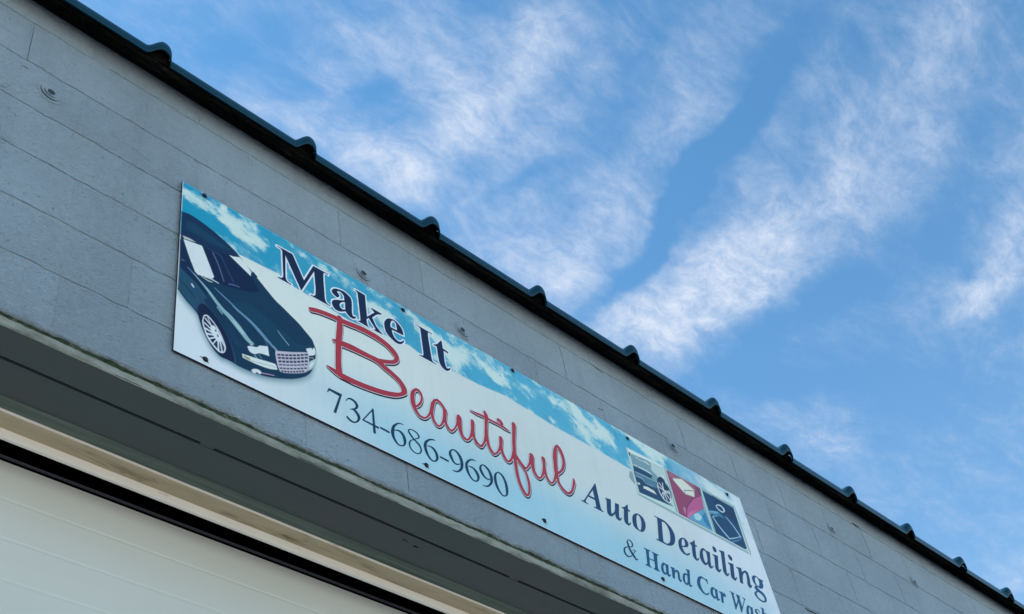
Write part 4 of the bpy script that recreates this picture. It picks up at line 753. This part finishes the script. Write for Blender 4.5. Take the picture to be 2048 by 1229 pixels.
PHOTOS = (((0,(118,158,172),((2.1709,.6595,0),(2.9488,.676,0),(2.9502,.4105,0),(2.161,.4095,0))),(0,(110,145,158),((2.1489,.5237,1),(2.1349,.4893,1),(2.1433,.4754,1),
(2.1568,.4638,1),(2.1672,.4683,0),(2.167,.5245,0))),(1,(165,200,208),((2.1724,.6572,.0022),(2.1663,.4159,.0026))),(0,(180,206,212),((2.1767,.6592,0),
(2.4234,.6742,0),(2.4209,.6626,0),(2.1787,.6363,0))),(0,(160,198,205),((2.1764,.6359,0),(2.425,.6659,0),(2.4177,.426,0),(2.173,.4221,0))),(0,(150,185,195),
((2.1795,.6359,0),(2.4201,.663,0),(2.4122,.4519,0),(2.1773,.4281,0))),(0,(98,140,160),((2.1964,.6352,0),(2.3207,.6494,1),(2.3187,.6061,1),(2.3497,.5832,1),
(2.3287,.5092,1),(2.4094,.4542,0),(2.1773,.4281,0),(2.1865,.6197,0))),(0,(26,66,106),((2.1851,.5701,0),(2.2475,.5745,1),(2.3047,.5744,1),(2.3109,.5662,1),
(2.3014,.5531,1),(2.3322,.543,1),(2.3264,.5154,1),(2.3484,.4643,1),(2.4091,.4513,0),(2.1783,.4285,0),(2.1772,.5219,0))),(0,(62,110,138),((2.1814,.5149,0),
(2.2483,.5139,1),(2.286,.5052,1),(2.3221,.51,0),(2.3306,.5387,0),(2.2963,.5454,0),(2.1869,.5369,0))),(1,(190,205,215),((2.1892,.5756,.0018),
(2.2151,.5789,.0026))),(1,(190,205,215),((2.224,.5785,.0023),(2.2731,.5822,.003),(2.3083,.5778,.0027))),(1,(130,170,190),((2.186,.5383,.0018),
(2.2591,.5436,.0023),(2.3338,.5473,.0019))),(1,(120,160,185),((2.184,.5161,.0018),(2.2277,.5192,.0027),(2.2453,.5055,.0022),(2.2914,.5075,.0019))),
(1,(200,215,215),((2.2266,.6307,.0026),(2.2491,.6299,.0038),(2.2827,.6341,.0036),(2.3134,.6294,.0028))),(1,(60,95,120),((2.2405,.6315,.0018),
(2.2788,.636,.0018))),(0,(186,200,204),((2.2225,.4798,0),(2.2521,.4872,0),(2.2921,.4848,0),(2.3048,.47,0),(2.2153,.4662,0))),(1,(190,210,215),
((2.1807,.4776,.002),(2.196,.4807,.004),(2.1864,.4723,.0011))),(0,(12,46,82),((2.3492,.5757,1),(2.3745,.5933,1),(2.3963,.5889,1),(2.415,.5642,1),
(2.4212,.5198,1),(2.4016,.4758,1),(2.3736,.4579,1),(2.3423,.4724,1),(2.3271,.505,1),(2.335,.5442,1))),(1,(188,208,222),((2.3405,.5466,.0019),
(2.3319,.5178,.0028),(2.3378,.4846,.0034),(2.3539,.4666,.0032),(2.3801,.4627,.0023),(2.4007,.4772,.0023),(2.4088,.5002,.0026),(2.4116,.5373,.0022))),
(1,(180,200,218),((2.3696,.5195,.0034),(2.3352,.5263,.0028))),(1,(180,200,218),((2.3713,.5238,.0035),(2.3516,.5514,.0028))),(1,(180,200,218),
((2.3702,.5269,.0026),(2.3767,.5622,.0026))),(1,(180,200,218),((2.3752,.5219,.002),(2.4083,.5287,.0024))),(1,(180,200,218),((2.3727,.5154,.0027),
(2.4116,.5193,.0027))),(1,(180,200,218),((2.3747,.5145,.0035),(2.3993,.482,.0035))),(1,(180,200,218),((2.3675,.5078,.0032),(2.3743,.4716,.0032))),
(1,(180,200,218),((2.3608,.5086,.002),(2.34,.4785,.0017))),(1,(180,200,218),((2.3639,.5045,.0022),(2.3492,.4664,.0021))),(0,(190,205,210),((2.3839,.6055,0),
(2.4048,.611,1),(2.4009,.5763,1),(2.4196,.5516,1),(2.4133,.5598,1),(2.402,.5914,1))),(0,(14,60,92),((2.1787,.6363,1),(2.1912,.6358,1),(2.1808,.6135,1))),
(1,(160,198,208),((2.4382,.6647,.0028),(2.4362,.4272,.0034))),(0,(138,62,104),((2.4402,.6599,0),(2.6843,.6656,0),(2.6711,.6047,0),(2.6576,.5426,0),
(2.6767,.4311,0),(2.4376,.4278,0))),(0,(176,86,150),((2.4912,.4328,0),(2.4927,.4501,1),(2.525,.5011,1),(2.5801,.5581,1),(2.638,.5987,1),(2.6696,.6151,1),
(2.6493,.5435,1),(2.5571,.4761,1),(2.5049,.4321,1))),(0,(196,110,170),((2.5033,.4419,1),(2.5273,.4725,1),(2.5726,.4993,1),(2.6118,.5238,1),(2.5593,.4812,1),
(2.5103,.4384,1))),(0,(190,120,160),((2.4878,.4858,0),(2.5052,.4803,1),(2.4887,.4443,1),(2.4842,.4633,1))),(0,(70,145,185),((2.5055,.4336,0),(2.5567,.4751,1),
(2.6372,.5291,1),(2.6602,.5471,0),(2.6758,.4316,0))),(0,(140,190,210),((2.555,.4711,0),(2.5938,.4952,1),(2.6176,.4836,1),(2.5949,.4576,1),(2.5742,.4494,1),
(2.558,.4513,1))),(0,(40,110,160),((2.6198,.4887,0),(2.6592,.526,0),(2.6648,.4855,1),(2.6703,.4454,1),(2.6372,.4492,1))),(0,(150,100,130),((2.4595,.6544,0),
(2.5355,.6591,1),(2.6226,.6591,1),(2.6269,.6279,1),(2.5585,.6448,1),(2.4723,.6293,1),(2.4499,.637,1))),(0,(196,200,200),((2.4726,.6229,1),(2.4861,.6327,1),
(2.5458,.656,0),(2.587,.6439,1),(2.6284,.6285,0),(2.6211,.621,0),(2.611,.5874,0),(2.5389,.5718,0),(2.5087,.5928,0))),(1,(110,110,112),((2.5432,.5936,.002),
(2.6054,.6183,.0021),(2.6244,.6246,.0013))),(1,(110,110,112),((2.5414,.592,.0026),(2.5385,.5751,.0019))),(1,(150,146,140),((2.5467,.5743,.002),
(2.6089,.5852,.002))),(1,(72,24,80),((2.6617,.6131,.0011),(2.6231,.5912,.0014),(2.5801,.5581,.0017),(2.5305,.5076,.0019),(2.5057,.4721,.0023),
(2.4889,.434,.002))),(0,(60,70,100),((2.6533,.6555,0),(2.6681,.6556,0),(2.6718,.616,0),(2.6597,.6153,0))),(1,(160,198,208),((2.6891,.6698,.003),
(2.6777,.4294,.0036))),(0,(12,62,104),((2.6957,.6575,0),(2.9351,.6605,0),(2.9294,.4269,0),(2.6979,.4288,0))),(0,(14,44,88),((2.7669,.6626,0),(2.9235,.6557,0),
(2.9198,.5696,1),(2.8568,.5797,1),(2.7846,.5945,1))),(0,(40,110,150),((2.7033,.5569,0),(2.7748,.5729,1),(2.8144,.5539,1),(2.7897,.5527,1),(2.6997,.5381,0))),
(1,(150,192,215),((2.7796,.61,.0021),(2.7932,.6201,.0026),(2.8194,.6242,.005),(2.8356,.6131,.0074),(2.8303,.599,.0029),(2.8094,.5892,.0039),(2.7846,.5945,.005),
(2.7771,.6046,.0045),(2.7796,.61,.0033))),(1,(135,180,212),((2.7564,.5454,.0016),(2.7232,.5312,.0018),(2.7154,.5229,.0032),(2.7193,.5159,.0045),
(2.7463,.4837,.0044),(2.7901,.4497,.005),(2.8096,.4466,.0028),(2.8962,.4884,.0022),(2.9023,.4972,.0047),(2.8691,.5408,.0037),(2.8311,.5702,.0027))),
(1,(120,170,205),((2.6982,.5453,.0021),(2.7748,.5729,.0017))),(1,(90,150,190),((2.6986,.5355,.0019),(2.7724,.5676,.0016))),(1,(60,110,160),((2.8194,.4355,.0036),
(2.8748,.463,.0028),(2.9112,.4877,.0014))),(1,(200,215,225),((2.9042,.4231,.0014),(2.9293,.4367,.0026),(2.9292,.4303,.0024))),(1,(170,205,212),
((2.9356,.6616,.0033),(2.9337,.4268,.0041),(2.9477,.4117,.0028))),(1,(170,205,212),((2.1732,.4229,.0018),(2.418,.4268,.0019),(2.4355,.4253,.0022),
(2.6763,.4276,.0023),(2.6972,.4273,.0023),(2.9416,.4243,.0024)))))
SCREWS = (((.0776,.7182),(.0998,.0138),(.9311,.7157),(.9476,.0165),(1.5042,.7299),(1.5094,.0235),(2.2004,.7185),(2.1719,.0175),(2.9127,.7267)))
CORNERS = (((-.0039,-.0069),(3.0334,-.0101),(3.0217,.7569),(-.0042,.7335)))
SKYLINE = (((.0063,.4765),(.228,.5336),(.3121,.5379),(.3702,.5428),(.4163,.5228),(.6641,.5055),(.9412,.5468),(.985,.5351),(1.142,.5388),(1.2773,.5424),(1.4292,.562),
(1.7119,.5426),(1.9348,.5442),(2.142,.5384),(2.2803,.5347),(2.6167,.5196)))
BLOBS = ((((.1846,.675),.06,1),((.2437,.6431),.07,1),((.0504,.6753),.06,.8),((.2934,.6286),.05,.6),((.1163,.6996),.05,.5),((.461,.7186),.05,.7),((.6565,.6965),.06,.6),
((.7651,.6395),.08,1),((.5675,.689),.05,.6),((.8586,.6465),.05,.8),((1.0537,.6611),.08,.9),((1.2027,.6444),.09,.9),((1.3869,.6434),.08,.7),((1.5799,.6422),
.06,.8),((1.728,.772),.05,.5),((1.9411,.6665),.09,1),((2.0592,.6438),.08,1),((1.8607,.7063),.05,.7),((2.5064,.7699),.1,1),((2.3217,.74),.07,.8),((2.7937,.6738),
.1,1),((3.0115,.5702),.1,1),((2.9987,.7034),.05,.6),((.0354,.5673),.06,-.7),((.3333,.6071),.05,-1),((.5004,.6449),.05,-.8),((.6295,.6293),.04,-.6),((.9,.5965),
.05,-.8),((1.0081,.5117),.06,-.8),((1.4054,.6024),.06,-1),((1.5684,.7143),.04,-1),((1.6378,.6461),.05,-1),((1.7146,.6074),.05,-.9),((2.135,.6795),.06,-.9),
((1.8784,.769),.04,-.7),((.1151,.7618),.03,-.6),((2.687,.6836),.05,-.6),((2.9111,.7232),.04,-.6),((1.2911,.6298),.03,-.5)))

sign = empty('shop_sign', (SX, -.010, SZ))
tag(sign, 'long white and blue auto detailing sign with dark car picture, screwed to the block wall', 'sign')
def smooth_loop(pts_, seg=6):
    n = len(pts_); out = []
    P = [np.array(p[:2]) for p in pts_]; S_ = [p[2] for p in pts_]
    for i in range(n):
        j = (i+1) % n
        out.append(P[i])
        if S_[i] or S_[j]:
            p0 = P[i-1] if S_[i] else P[i]-(P[j]-P[i])*.0
            p3 = P[(j+1) % n] if S_[j] else P[j]
            for k in range(1, seg):
                t = k/seg
                q = .5*((2*P[i])+(-p0+P[j])*t+(2*p0-5*P[i]+4*P[j]-p3)*t*t+(-p0+3*P[i]-3*P[j]+p3)*t**3)
                out.append(q)
    return np.array(out)
def smooth_stroke(st, seg=7):
    P = [np.array(p) for p in st]; n = len(P); out = []
    if n == 2: return np.array([P[0], P[1]])
    closed = np.hypot(*(P[0][:2]-P[-1][:2])) < 1e-5
    for i in range(n-1):
        p0 = P[i-1] if i > 0 else (P[-2] if closed else P[i]); p3 = P[i+2] if i+2 < n else (P[1] if closed else P[i+1])
        for k in range(seg):
            t = k/seg
            out.append(.5*((2*P[i])+(-p0+P[i+1])*t+(2*p0-5*P[i]+4*P[i+1]-p3)*t*t+(-p0+3*P[i]-3*P[i+1]+p3)*t**3))
    out.append(P[-1]); return np.array(out)
def sdf_loops(loops, X, Y):
    d = np.full(X.shape, 1e9); ins = np.zeros(X.shape, bool)
    for lp in loops:
        A = lp; B = np.roll(lp, -1, axis=0)
        for a, b in zip(A, B):
            ab = b-a; L2 = max(ab@ab, 1e-14)
            t = np.clip(((X-a[0])*ab[0]+(Y-a[1])*ab[1])/L2, 0, 1)
            d = np.minimum(d, (X-a[0]-t*ab[0])**2+(Y-a[1]-t*ab[1])**2)
            c = (a[1] > Y) != (b[1] > Y)
            if abs(ab[1]) > 1e-12: ins ^= c & (X < ab[0]*(Y-a[1])/ab[1]+a[0])
    d = np.sqrt(d); return np.where(ins, -d, d)
def sdf_strokes(strokes, X, Y):
    d = np.full(X.shape, 1e9)
    for st in strokes:
        for a, b in zip(st[:-1], st[1:]):
            ab = b[:2]-a[:2]; L2 = max(ab@ab, 1e-14)
            t = np.clip(((X-a[0])*ab[0]+(Y-a[1])*ab[1])/L2, 0, 1)
            d = np.minimum(d, np.hypot(X-a[0]-t*ab[0], Y-a[1]-t*ab[1])-(a[2]+(b[2]-a[2])*t))
    return d
def bounds(arrs, pad):
    A = np.concatenate([a[:, :2] for a in arrs]); return A.min(0)-pad, A.max(0)+pad
def contour(Dm, x0, y0, st, level, y, V, F):
    """flat mesh of the region Dm < level (marching squares, full cells merged into runs)"""
    G = Dm-level; ny, nx = G.shape; idx = {}
    def vert(px_, py_):
        k = (round(px_*1e6), round(py_*1e6))
        if k not in idx: idx[k] = len(V); V.append((px_, y, py_))
        return idx[k]
    I = G < 0
    cnt = I[:-1, :-1].astype(int)+I[1:, :-1]+I[:-1, 1:]+I[1:, 1:]
    for j in range(ny-1):
        rowc = cnt[j]; i = 0
        nz = np.nonzero(rowc)[0]
        if not len(nz): continue
        i = nz[0]; end = nz[-1]
        while i <= end:
            c = rowc[i]
            if c == 0: i += 1; continue
            if c == 4:
                k = i
                while k <= end and rowc[k] == 4: k += 1
                F.append((vert(x0+i*st, y0+j*st), vert(x0+k*st, y0+j*st), vert(x0+k*st, y0+(j+1)*st), vert(x0+i*st, y0+(j+1)*st)))
                i = k; continue
            cs_ = [(i, j), (i+1, j), (i+1, j+1), (i, j+1)]; poly = []
            for q in range(4):
                a, b = cs_[q], cs_[(q+1) % 4]; ga, gb = G[a[1], a[0]], G[b[1], b[0]]
                if ga < 0: poly.append((x0+a[0]*st, y0+a[1]*st))
                if (ga < 0) != (gb < 0):
                    t = ga/(ga-gb); t = min(max(t, .02), .98)
                    poly.append((x0+(a[0]+(b[0]-a[0])*t)*st, y0+(a[1]+(b[1]-a[1])*t)*st))
            if len(poly) >= 3: F.append(tuple(vert(*p) for p in poly))
            i += 1
def glyph(name, loops, strokes, mats, step=.0013, y=-.0012, label=None, halo=0, shadow=None, grow=0.0):
    """one printed letter; optional white rim and dark drop print underneath, all one mesh"""
    L_ = [smooth_loop(l) for l in loops]; S_ = [smooth_stroke(s) for s in strokes]
    lo, hi = bounds(L_+S_, .012)
    xs = np.arange(lo[0], hi[0]+step, step); ys = np.arange(lo[1], hi[1]+step, step); X, Y = np.meshgrid(xs, ys)
    Dm = np.full(X.shape, 1e9)
    if L_: Dm = np.minimum(Dm, sdf_loops(L_, X, Y))
    if S_: Dm = np.minimum(Dm, sdf_strokes(S_, X, Y))
    V, F, mi = [], [], []
    def layer(level, yy, m_, dx=0, dz=0):
        n0 = len(F); contour(Dm, lo[0]+dx, lo[1]+dz, step, level, yy, V, F); mi.extend([m_]*(len(F)-n0))
    layer(grow, y, 0)
    if halo: layer(halo, y+.0004, 1)
    if shadow: layer(halo*.8, y+.0008, 2, *shadow)
    o = mesh_obj(name, V, [f[::1] for f in F], mats, sign); o.data.polygons.foreach_set('material_index', mi)
    if label: o['label'] = label
    return o

# --- painted print on fine flat grids
class Print:
    def __init__(s, u0, u1, v0, v1, st):
        s.st = st; s.u = np.arange(u0, u1+st*.5, st); s.v = np.arange(v0, v1+st*.5, st)
        s.U, s.V = np.meshgrid(s.u, s.v); s.C = np.zeros(s.U.shape+(3,)); s.A = np.zeros(s.U.shape)
    def shape(s, kind, rgb, pts_, soft=1.0, amp=1.0):
        arr = smooth_loop(pts_) if kind == 0 else smooth_stroke(pts_)
        pad = .006*soft + (max(p[2] for p in pts_) if kind else 0)
        lo, hi = arr[:, :2].min(0)-pad, arr[:, :2].max(0)+pad
        i0, i1 = np.searchsorted(s.u, lo[0]), np.searchsorted(s.u, hi[0]); j0, j1 = np.searchsorted(s.v, lo[1]), np.searchsorted(s.v, hi[1])
        if i1 <= i0 or j1 <= j0: return
        X, Y = s.U[j0:j1, i0:i1], s.V[j0:j1, i0:i1]
        d = sdf_loops([arr], X, Y) if kind == 0 else sdf_strokes([arr], X, Y)
        a = np.clip(.5-d/(s.st*1.3*soft), 0, 1)*amp
        c = np.array(ink(rgb)); s.C[j0:j1, i0:i1] = s.C[j0:j1, i0:i1]*(1-a[..., None])+c*a[..., None]
        s.A[j0:j1, i0:i1] = np.maximum(s.A[j0:j1, i0:i1], a)
    def build(s, name, y, mask=None, clip=None):
        ny, nx = s.U.shape
        ok = np.ones((ny-1, nx-1), bool)
        if mask is not None:
            m_ = mask; ok = m_[:-1, :-1] | m_[1:, :-1] | m_[:-1, 1:] | m_[1:, 1:]
        jj, ii = np.nonzero(ok)
        a = jj*nx+ii; Q = np.stack([a, a+1, a+nx+1, a+nx], 1)
        used = np.unique(Q); remap = np.full(ny*nx, -1); remap[used] = np.arange(len(used)); Q = remap[Q]
        U, V = s.U.ravel()[used], s.V.ravel()[used]
        if clip is not None: U, V = clip(U, V)
        co = np.stack([U, np.full(len(U), y), V], 1)
        me = bpy.data.meshes.new(name); me.vertices.add(len(co)); me.vertices.foreach_set('co', co.ravel())
        nf = len(Q); me.loops.add(nf*4); me.loops.foreach_set('vertex_index', Q.ravel().astype(np.int32))
        me.polygons.add(nf); me.polygons.foreach_set('loop_start', np.arange(nf, dtype=np.int32)*4)
        try: me.polygons.foreach_set('loop_total', np.full(nf, 4, np.int32))
        except Exception: pass
        me.update(calc_edges=True)
        at = me.color_attributes.new('print', 'FLOAT_COLOR', 'POINT')
        cc = np.ones((len(co), 4)); cc[:, :3] = s.C.reshape(-1, 3)[used]; at.data.foreach_set('color', cc.ravel())
        me.materials.append(M_PRINT)
        return link(bpy.data.objects.new(name, me), sign)
def vnoise(U, V, freq, seed, octaves=4, rough=.55):
    r = np.random.default_rng(seed); out = np.zeros(U.shape); amp = 1; tot = 0
    for o_ in range(octaves):
        T = r.random((96, 96)); x = U*freq+r.random()*50; y = V*freq+r.random()*50
        xi = np.floor(x).astype(int); yi = np.floor(y).astype(int); fx = x-xi; fy = y-yi
        fx = fx*fx*(3-2*fx); fy = fy*fy*(3-2*fy)
        g_ = lambda a, b: T[a % 96, b % 96]
        out += amp*((g_(xi, yi)*(1-fx)+g_(xi+1, yi)*fx)*(1-fy)+(g_(xi, yi+1)*(1-fx)+g_(xi+1, yi+1)*fx)*fy)
        tot += amp; amp *= rough; freq *= 2.03
    return out/tot
def mixc(C, rgb, a):
    c = np.array(ink(rgb)); return C*(1-a[..., None])+c*a[..., None]
def background(U, V):
    W_ = CORNERS[1][0]; un = U/W_
    wx = vnoise(U, V, 9, 1, 5, .65)-.5; wy = vnoise(U, V, 9, 2, 5, .65)-.5
    Uw, Vw = U+wx*.07, V+wy*.07
    # top band: print of blue sky with clouds
    n = vnoise(Uw*.8, Vw*1.15+U*.3, 14, 3, 6, .64)
    cl = (n-.5)*3.2+.16
    for (bu, bv), r, a in BLOBS:
        cl = cl+a*.85*np.exp(-(((Uw-bu)/(r*1.15))**2+((Vw-bv+(Uw-bu)*-.15)/(r*.62))**2))
    cl = np.clip(cl, 0, 1); cl = cl*cl*(3-2*cl)
    fade = np.clip(1-un*1.1, 0, 1)
    sky = np.zeros(U.shape+(3,)); sky[:] = ink((14, 132, 176))
    sky = mixc(sky, (66, 154, 196), np.clip(un*1.9, 0, 1)*.95)
    sky = mixc(sky, (40, 120, 170), np.clip((vnoise(U, V, 14, 5)-.55)*3, 0, 1)*.5)
    sky = mixc(sky, (110, 178, 205), np.clip(cl*1.6, 0, 1)*.75)
    sky = mixc(sky, (168, 204, 214), np.clip(cl*1.5-.5, 0, 1)*.95)
    # lower area: white that turns to light blue towards the bottom
    C = np.zeros(U.shape+(3,)); C[:] = ink((194, 212, 214))
    C = mixc(C, (222, 224, 214), np.exp(-(((U-.42)/.22)**2+((V-.55)/.14)**2))*.8)
    C = mixc(C, (164, 192, 206), np.clip((un-.18)*4, 0, 1)*.75)
    C = mixc(C, (200, 220, 228), np.clip((un-.7)*4, 0, 1)*.9)
    top = .36+.02*np.sin(U*2.1); k = np.clip((top-V)/.30, 0, 1); k = k*k*(3-2*k)
    amp = .25+.75*np.clip((U-.35)/.5, 0, 1)*np.clip((3.15-U)/.7, .35, 1)
    C = mixc(C, (130, 184, 214), k*amp)
    C = mixc(C, (180, 222, 236), np.exp(-((U-.1)/.4)**2)*np.clip((.30-V)/.25, 0, 1)*.8)
    C = mixc(C, (164, 200, 214), np.clip((vnoise(U*.5, V, 5, 8)-.5)*2, 0, 1)*.25)
    bu = np.array([p[0] for p in SKYLINE]); bv = np.array([p[1] for p in SKYLINE])
    line = np.interp(U, bu, bv)
    e = np.clip((V-line)/.004+.5, 0, 1)
    # clouds at the edge dissolve the line a little
    Cs = sky*1.0
    out = C*(1-e[..., None])+Cs*e[..., None]
    # right end fades to pale marble white
    r_ = np.clip((U-2.45)/.25, 0, 1)*np.clip((V-.36)/.1, 0, 1)
    m_ = np.clip(.62+(vnoise(Uw, Vw, 16, 12)-.5)*1.6, 0, 1)
    out = mixc(out, (196, 214, 220), r_*m_*.75)
    r2 = np.clip((U-2.93)/.03, 0, 1); out = mixc(out, (198, 218, 226), r2*np.clip(.6+(vnoise(Uw, Vw, 20, 13)-.5)*2, 0, 1))
    # grime: faint runs under the fixings and a general dulling
    g_ = np.zeros(U.shape)
    for su, sv in SCREWS:
        g_ += np.exp(-((U-su)/.006)**2)*np.clip((sv-V)/.01, 0, 1)*np.exp(-np.clip(sv-V, 0, 9)/.06)*.22
    g_ += np.clip(vnoise(U*3.2, V*.35, 12, 31)-.52, 0, 1)*.14+np.clip(vnoise(U, V, 3, 33)-.5, 0, 1)*.22
    out = out*(1-np.clip(g_, 0, .4)[..., None]*np.array((.85, .9, 1.0)))
    ed = np.minimum(np.minimum(U, CORNERS[1][0]-U), np.minimum(V, .735-V+.0*U))
    return out
(c0u, c0v), (c1u, c1v), (c2u, c2v), (c3u, c3v) = CORNERS
def warp(U, V):                              # the plate is hung a hair out of square
    s = U/3.028; t = V/.74
    bx, bz = c0u+(c1u-c0u)*s, c0v+(c1v-c0v)*s
    tx, tz = c3u+(c2u-c3u)*s, c3v+(c2v-c3v)*s
    return bx+(tx-bx)*t, bz+(tz-bz)*t
bgp = Print(0, 3.028, 0, .74, .0045)
Wu, Wv = warp(bgp.U, bgp.V); bgp.C = background(Wu, Wv)
t_ = np.minimum(np.minimum(bgp.U, 3.028-bgp.U), np.minimum(bgp.V, .74-bgp.V))
bgp.C = mixc(bgp.C, (226, 232, 240), np.clip(1-t_/.0035, 0, 1)*.8)
bgp.build('sign_face', -.0004, clip=warp)
# plate body (3 mm sheet standing 8 mm off the wall)
B4 = [warp(u, v) for u, v in ((0, 0), (3.028, 0), (3.028, .74), (0, .74))]
PV = [(a, 0, b) for a, b in B4]+[(a, .005, b) for a, b in B4]
mesh_obj('panel', PV, [(0, 1, 2, 3), (4, 7, 6, 5), (0, 4, 5, 1), (1, 5, 6, 2), (2, 6, 7, 3), (3, 7, 4, 0)], M_EDGE, sign)
# --- picture of the car
cpnt = Print(-.0035, .70, .0, .66, .0017)
cpnt.C = background(cpnt.U, cpnt.V); bgC = cpnt.C.copy()
outline = smooth_loop(CAR[0][2])
sh = [(p[0]-.002, p[1]-.016, p[2]) for p in CAR[0][2]]
cpnt.shape(0, (60, 112, 134), sh, 11, .75)
shm = cpnt.A > .06
cpnt.A[:] = 0
for i, (k_, rgb, pts_) in enumerate(CAR):
    soft = 6 if (k_ == 0 and rgb in ((16, 66, 100), (10, 66, 96), (28, 66, 104))) else 1.1
    if max(rgb) < 135: rgb = (rgb[0]*.7, rgb[1]*.78, rgb[2]*.82)
    cpnt.shape(k_, rgb, pts_, soft)
dcar = sdf_loops([outline], cpnt.U, cpnt.V)
paint = np.clip(-dcar/.01, 0, 1)*(vnoise(cpnt.U, cpnt.V, 30, 21)-.5)*.16
cpnt.C = np.clip(cpnt.C*(1+paint[..., None]), 0, .9)
keep = ((dcar < .004) | shm) & (cpnt.U > c0u+.001) & (cpnt.V > .012)
o = cpnt.build('car_picture', -.0009, keep); o['label'] = 'printed picture of a dark teal saloon car with chrome grille'
# --- three small photographs at the right end
ppnt = Print(2.05, 3.0, .30, .72, .0018)
ppnt.C = background(ppnt.U, ppnt.V)
for i, (k_, rgb, pts_) in enumerate(PHOTOS):
    if rgb[0] > rgb[1]*1.4: rgb = (rgb[0]*.86, rgb[1]*.9, rgb[2]*.86)
    elif max(rgb) < 130: rgb = tuple(v*.85 for v in rgb)
    ppnt.shape(k_, rgb, pts_, 1.2)
o = ppnt.build('photo_strip', -.0009, ppnt.A > .3); o['label'] = 'printed strip of three small pictures: dark wheel, pink bonnet with cloth, dark tray'
# --- lettering
for i, (ch, loops) in enumerate(LETTERS):
    if i < BIG_LETTERS: glyph('letter', loops, [], [M_NAVY, M_HALO], .0014, halo=.0062)
    elif i < BIG_LETTERS+14: glyph('letter', loops, [], [M_NAVY2, M_HALO], .0012, grow=.0004)
    else: glyph('letter', loops, [], [M_TEALINK, M_HALO], .0011, grow=.0009)
glyph('digit', SEVEN, [], [M_DIGIT], .0012)
for ch, st in DIGITS: glyph('digit' if ch.isdigit() else 'letter', [], st, [M_DIGIT], .0011, grow=.0004)
for i, (ch, st) in enumerate(SCRIPT): glyph('script_letter', [], [[(a, b, c*1.08) for a, b, c in s] for s in st], [M_RED, M_HALO, M_BLACK], .0014, y=-.0022-i*.00004, halo=.0021, shadow=(.0020, -.0060))
# --- screws with a little rust under them
def screw():
    V, F = [], []; n = 10
    for r, y in ((.0095, 0), (.0095, -.0014), (.0062, -.0016), (.0062, -.0046), (.004, -.0060), (.0012, -.0062)):
        for i in range(n): a = 2*math.pi*i/n; V.append((r*math.cos(a), y, r*math.sin(a)))
    for k_ in range(5):
        for i in range(n): j = (i+1) % n; F.append((k_*n+i, k_*n+j, (k_+1)*n+j, (k_+1)*n+i))
    F.append(tuple(range(5*n, 6*n)))
    me = bpy.data.meshes.new('screw'); me.from_pydata(V, [], F); me.update(); me.materials.append(M_SCREW); return me
sm = screw()
for u, v in SCREWS:
    o = bpy.data.objects.new('screw', sm); o.location = (u, -.0008, v); o.rotation_euler = (0, rng.uniform(0, 3), 0); link(o, sign)
    st = [(u-.012-rng.uniform(0, .008), v+rng.uniform(-.002, .004), .0012), (u, v, .004), (u+.010+rng.uniform(0, .008), v-.006-rng.uniform(0, .006), .0012)]
    a = smooth_stroke(st); V, F = [], []
    glyph('rust_stain', [], [st], [M_STAIN], .0012, y=-.0007)
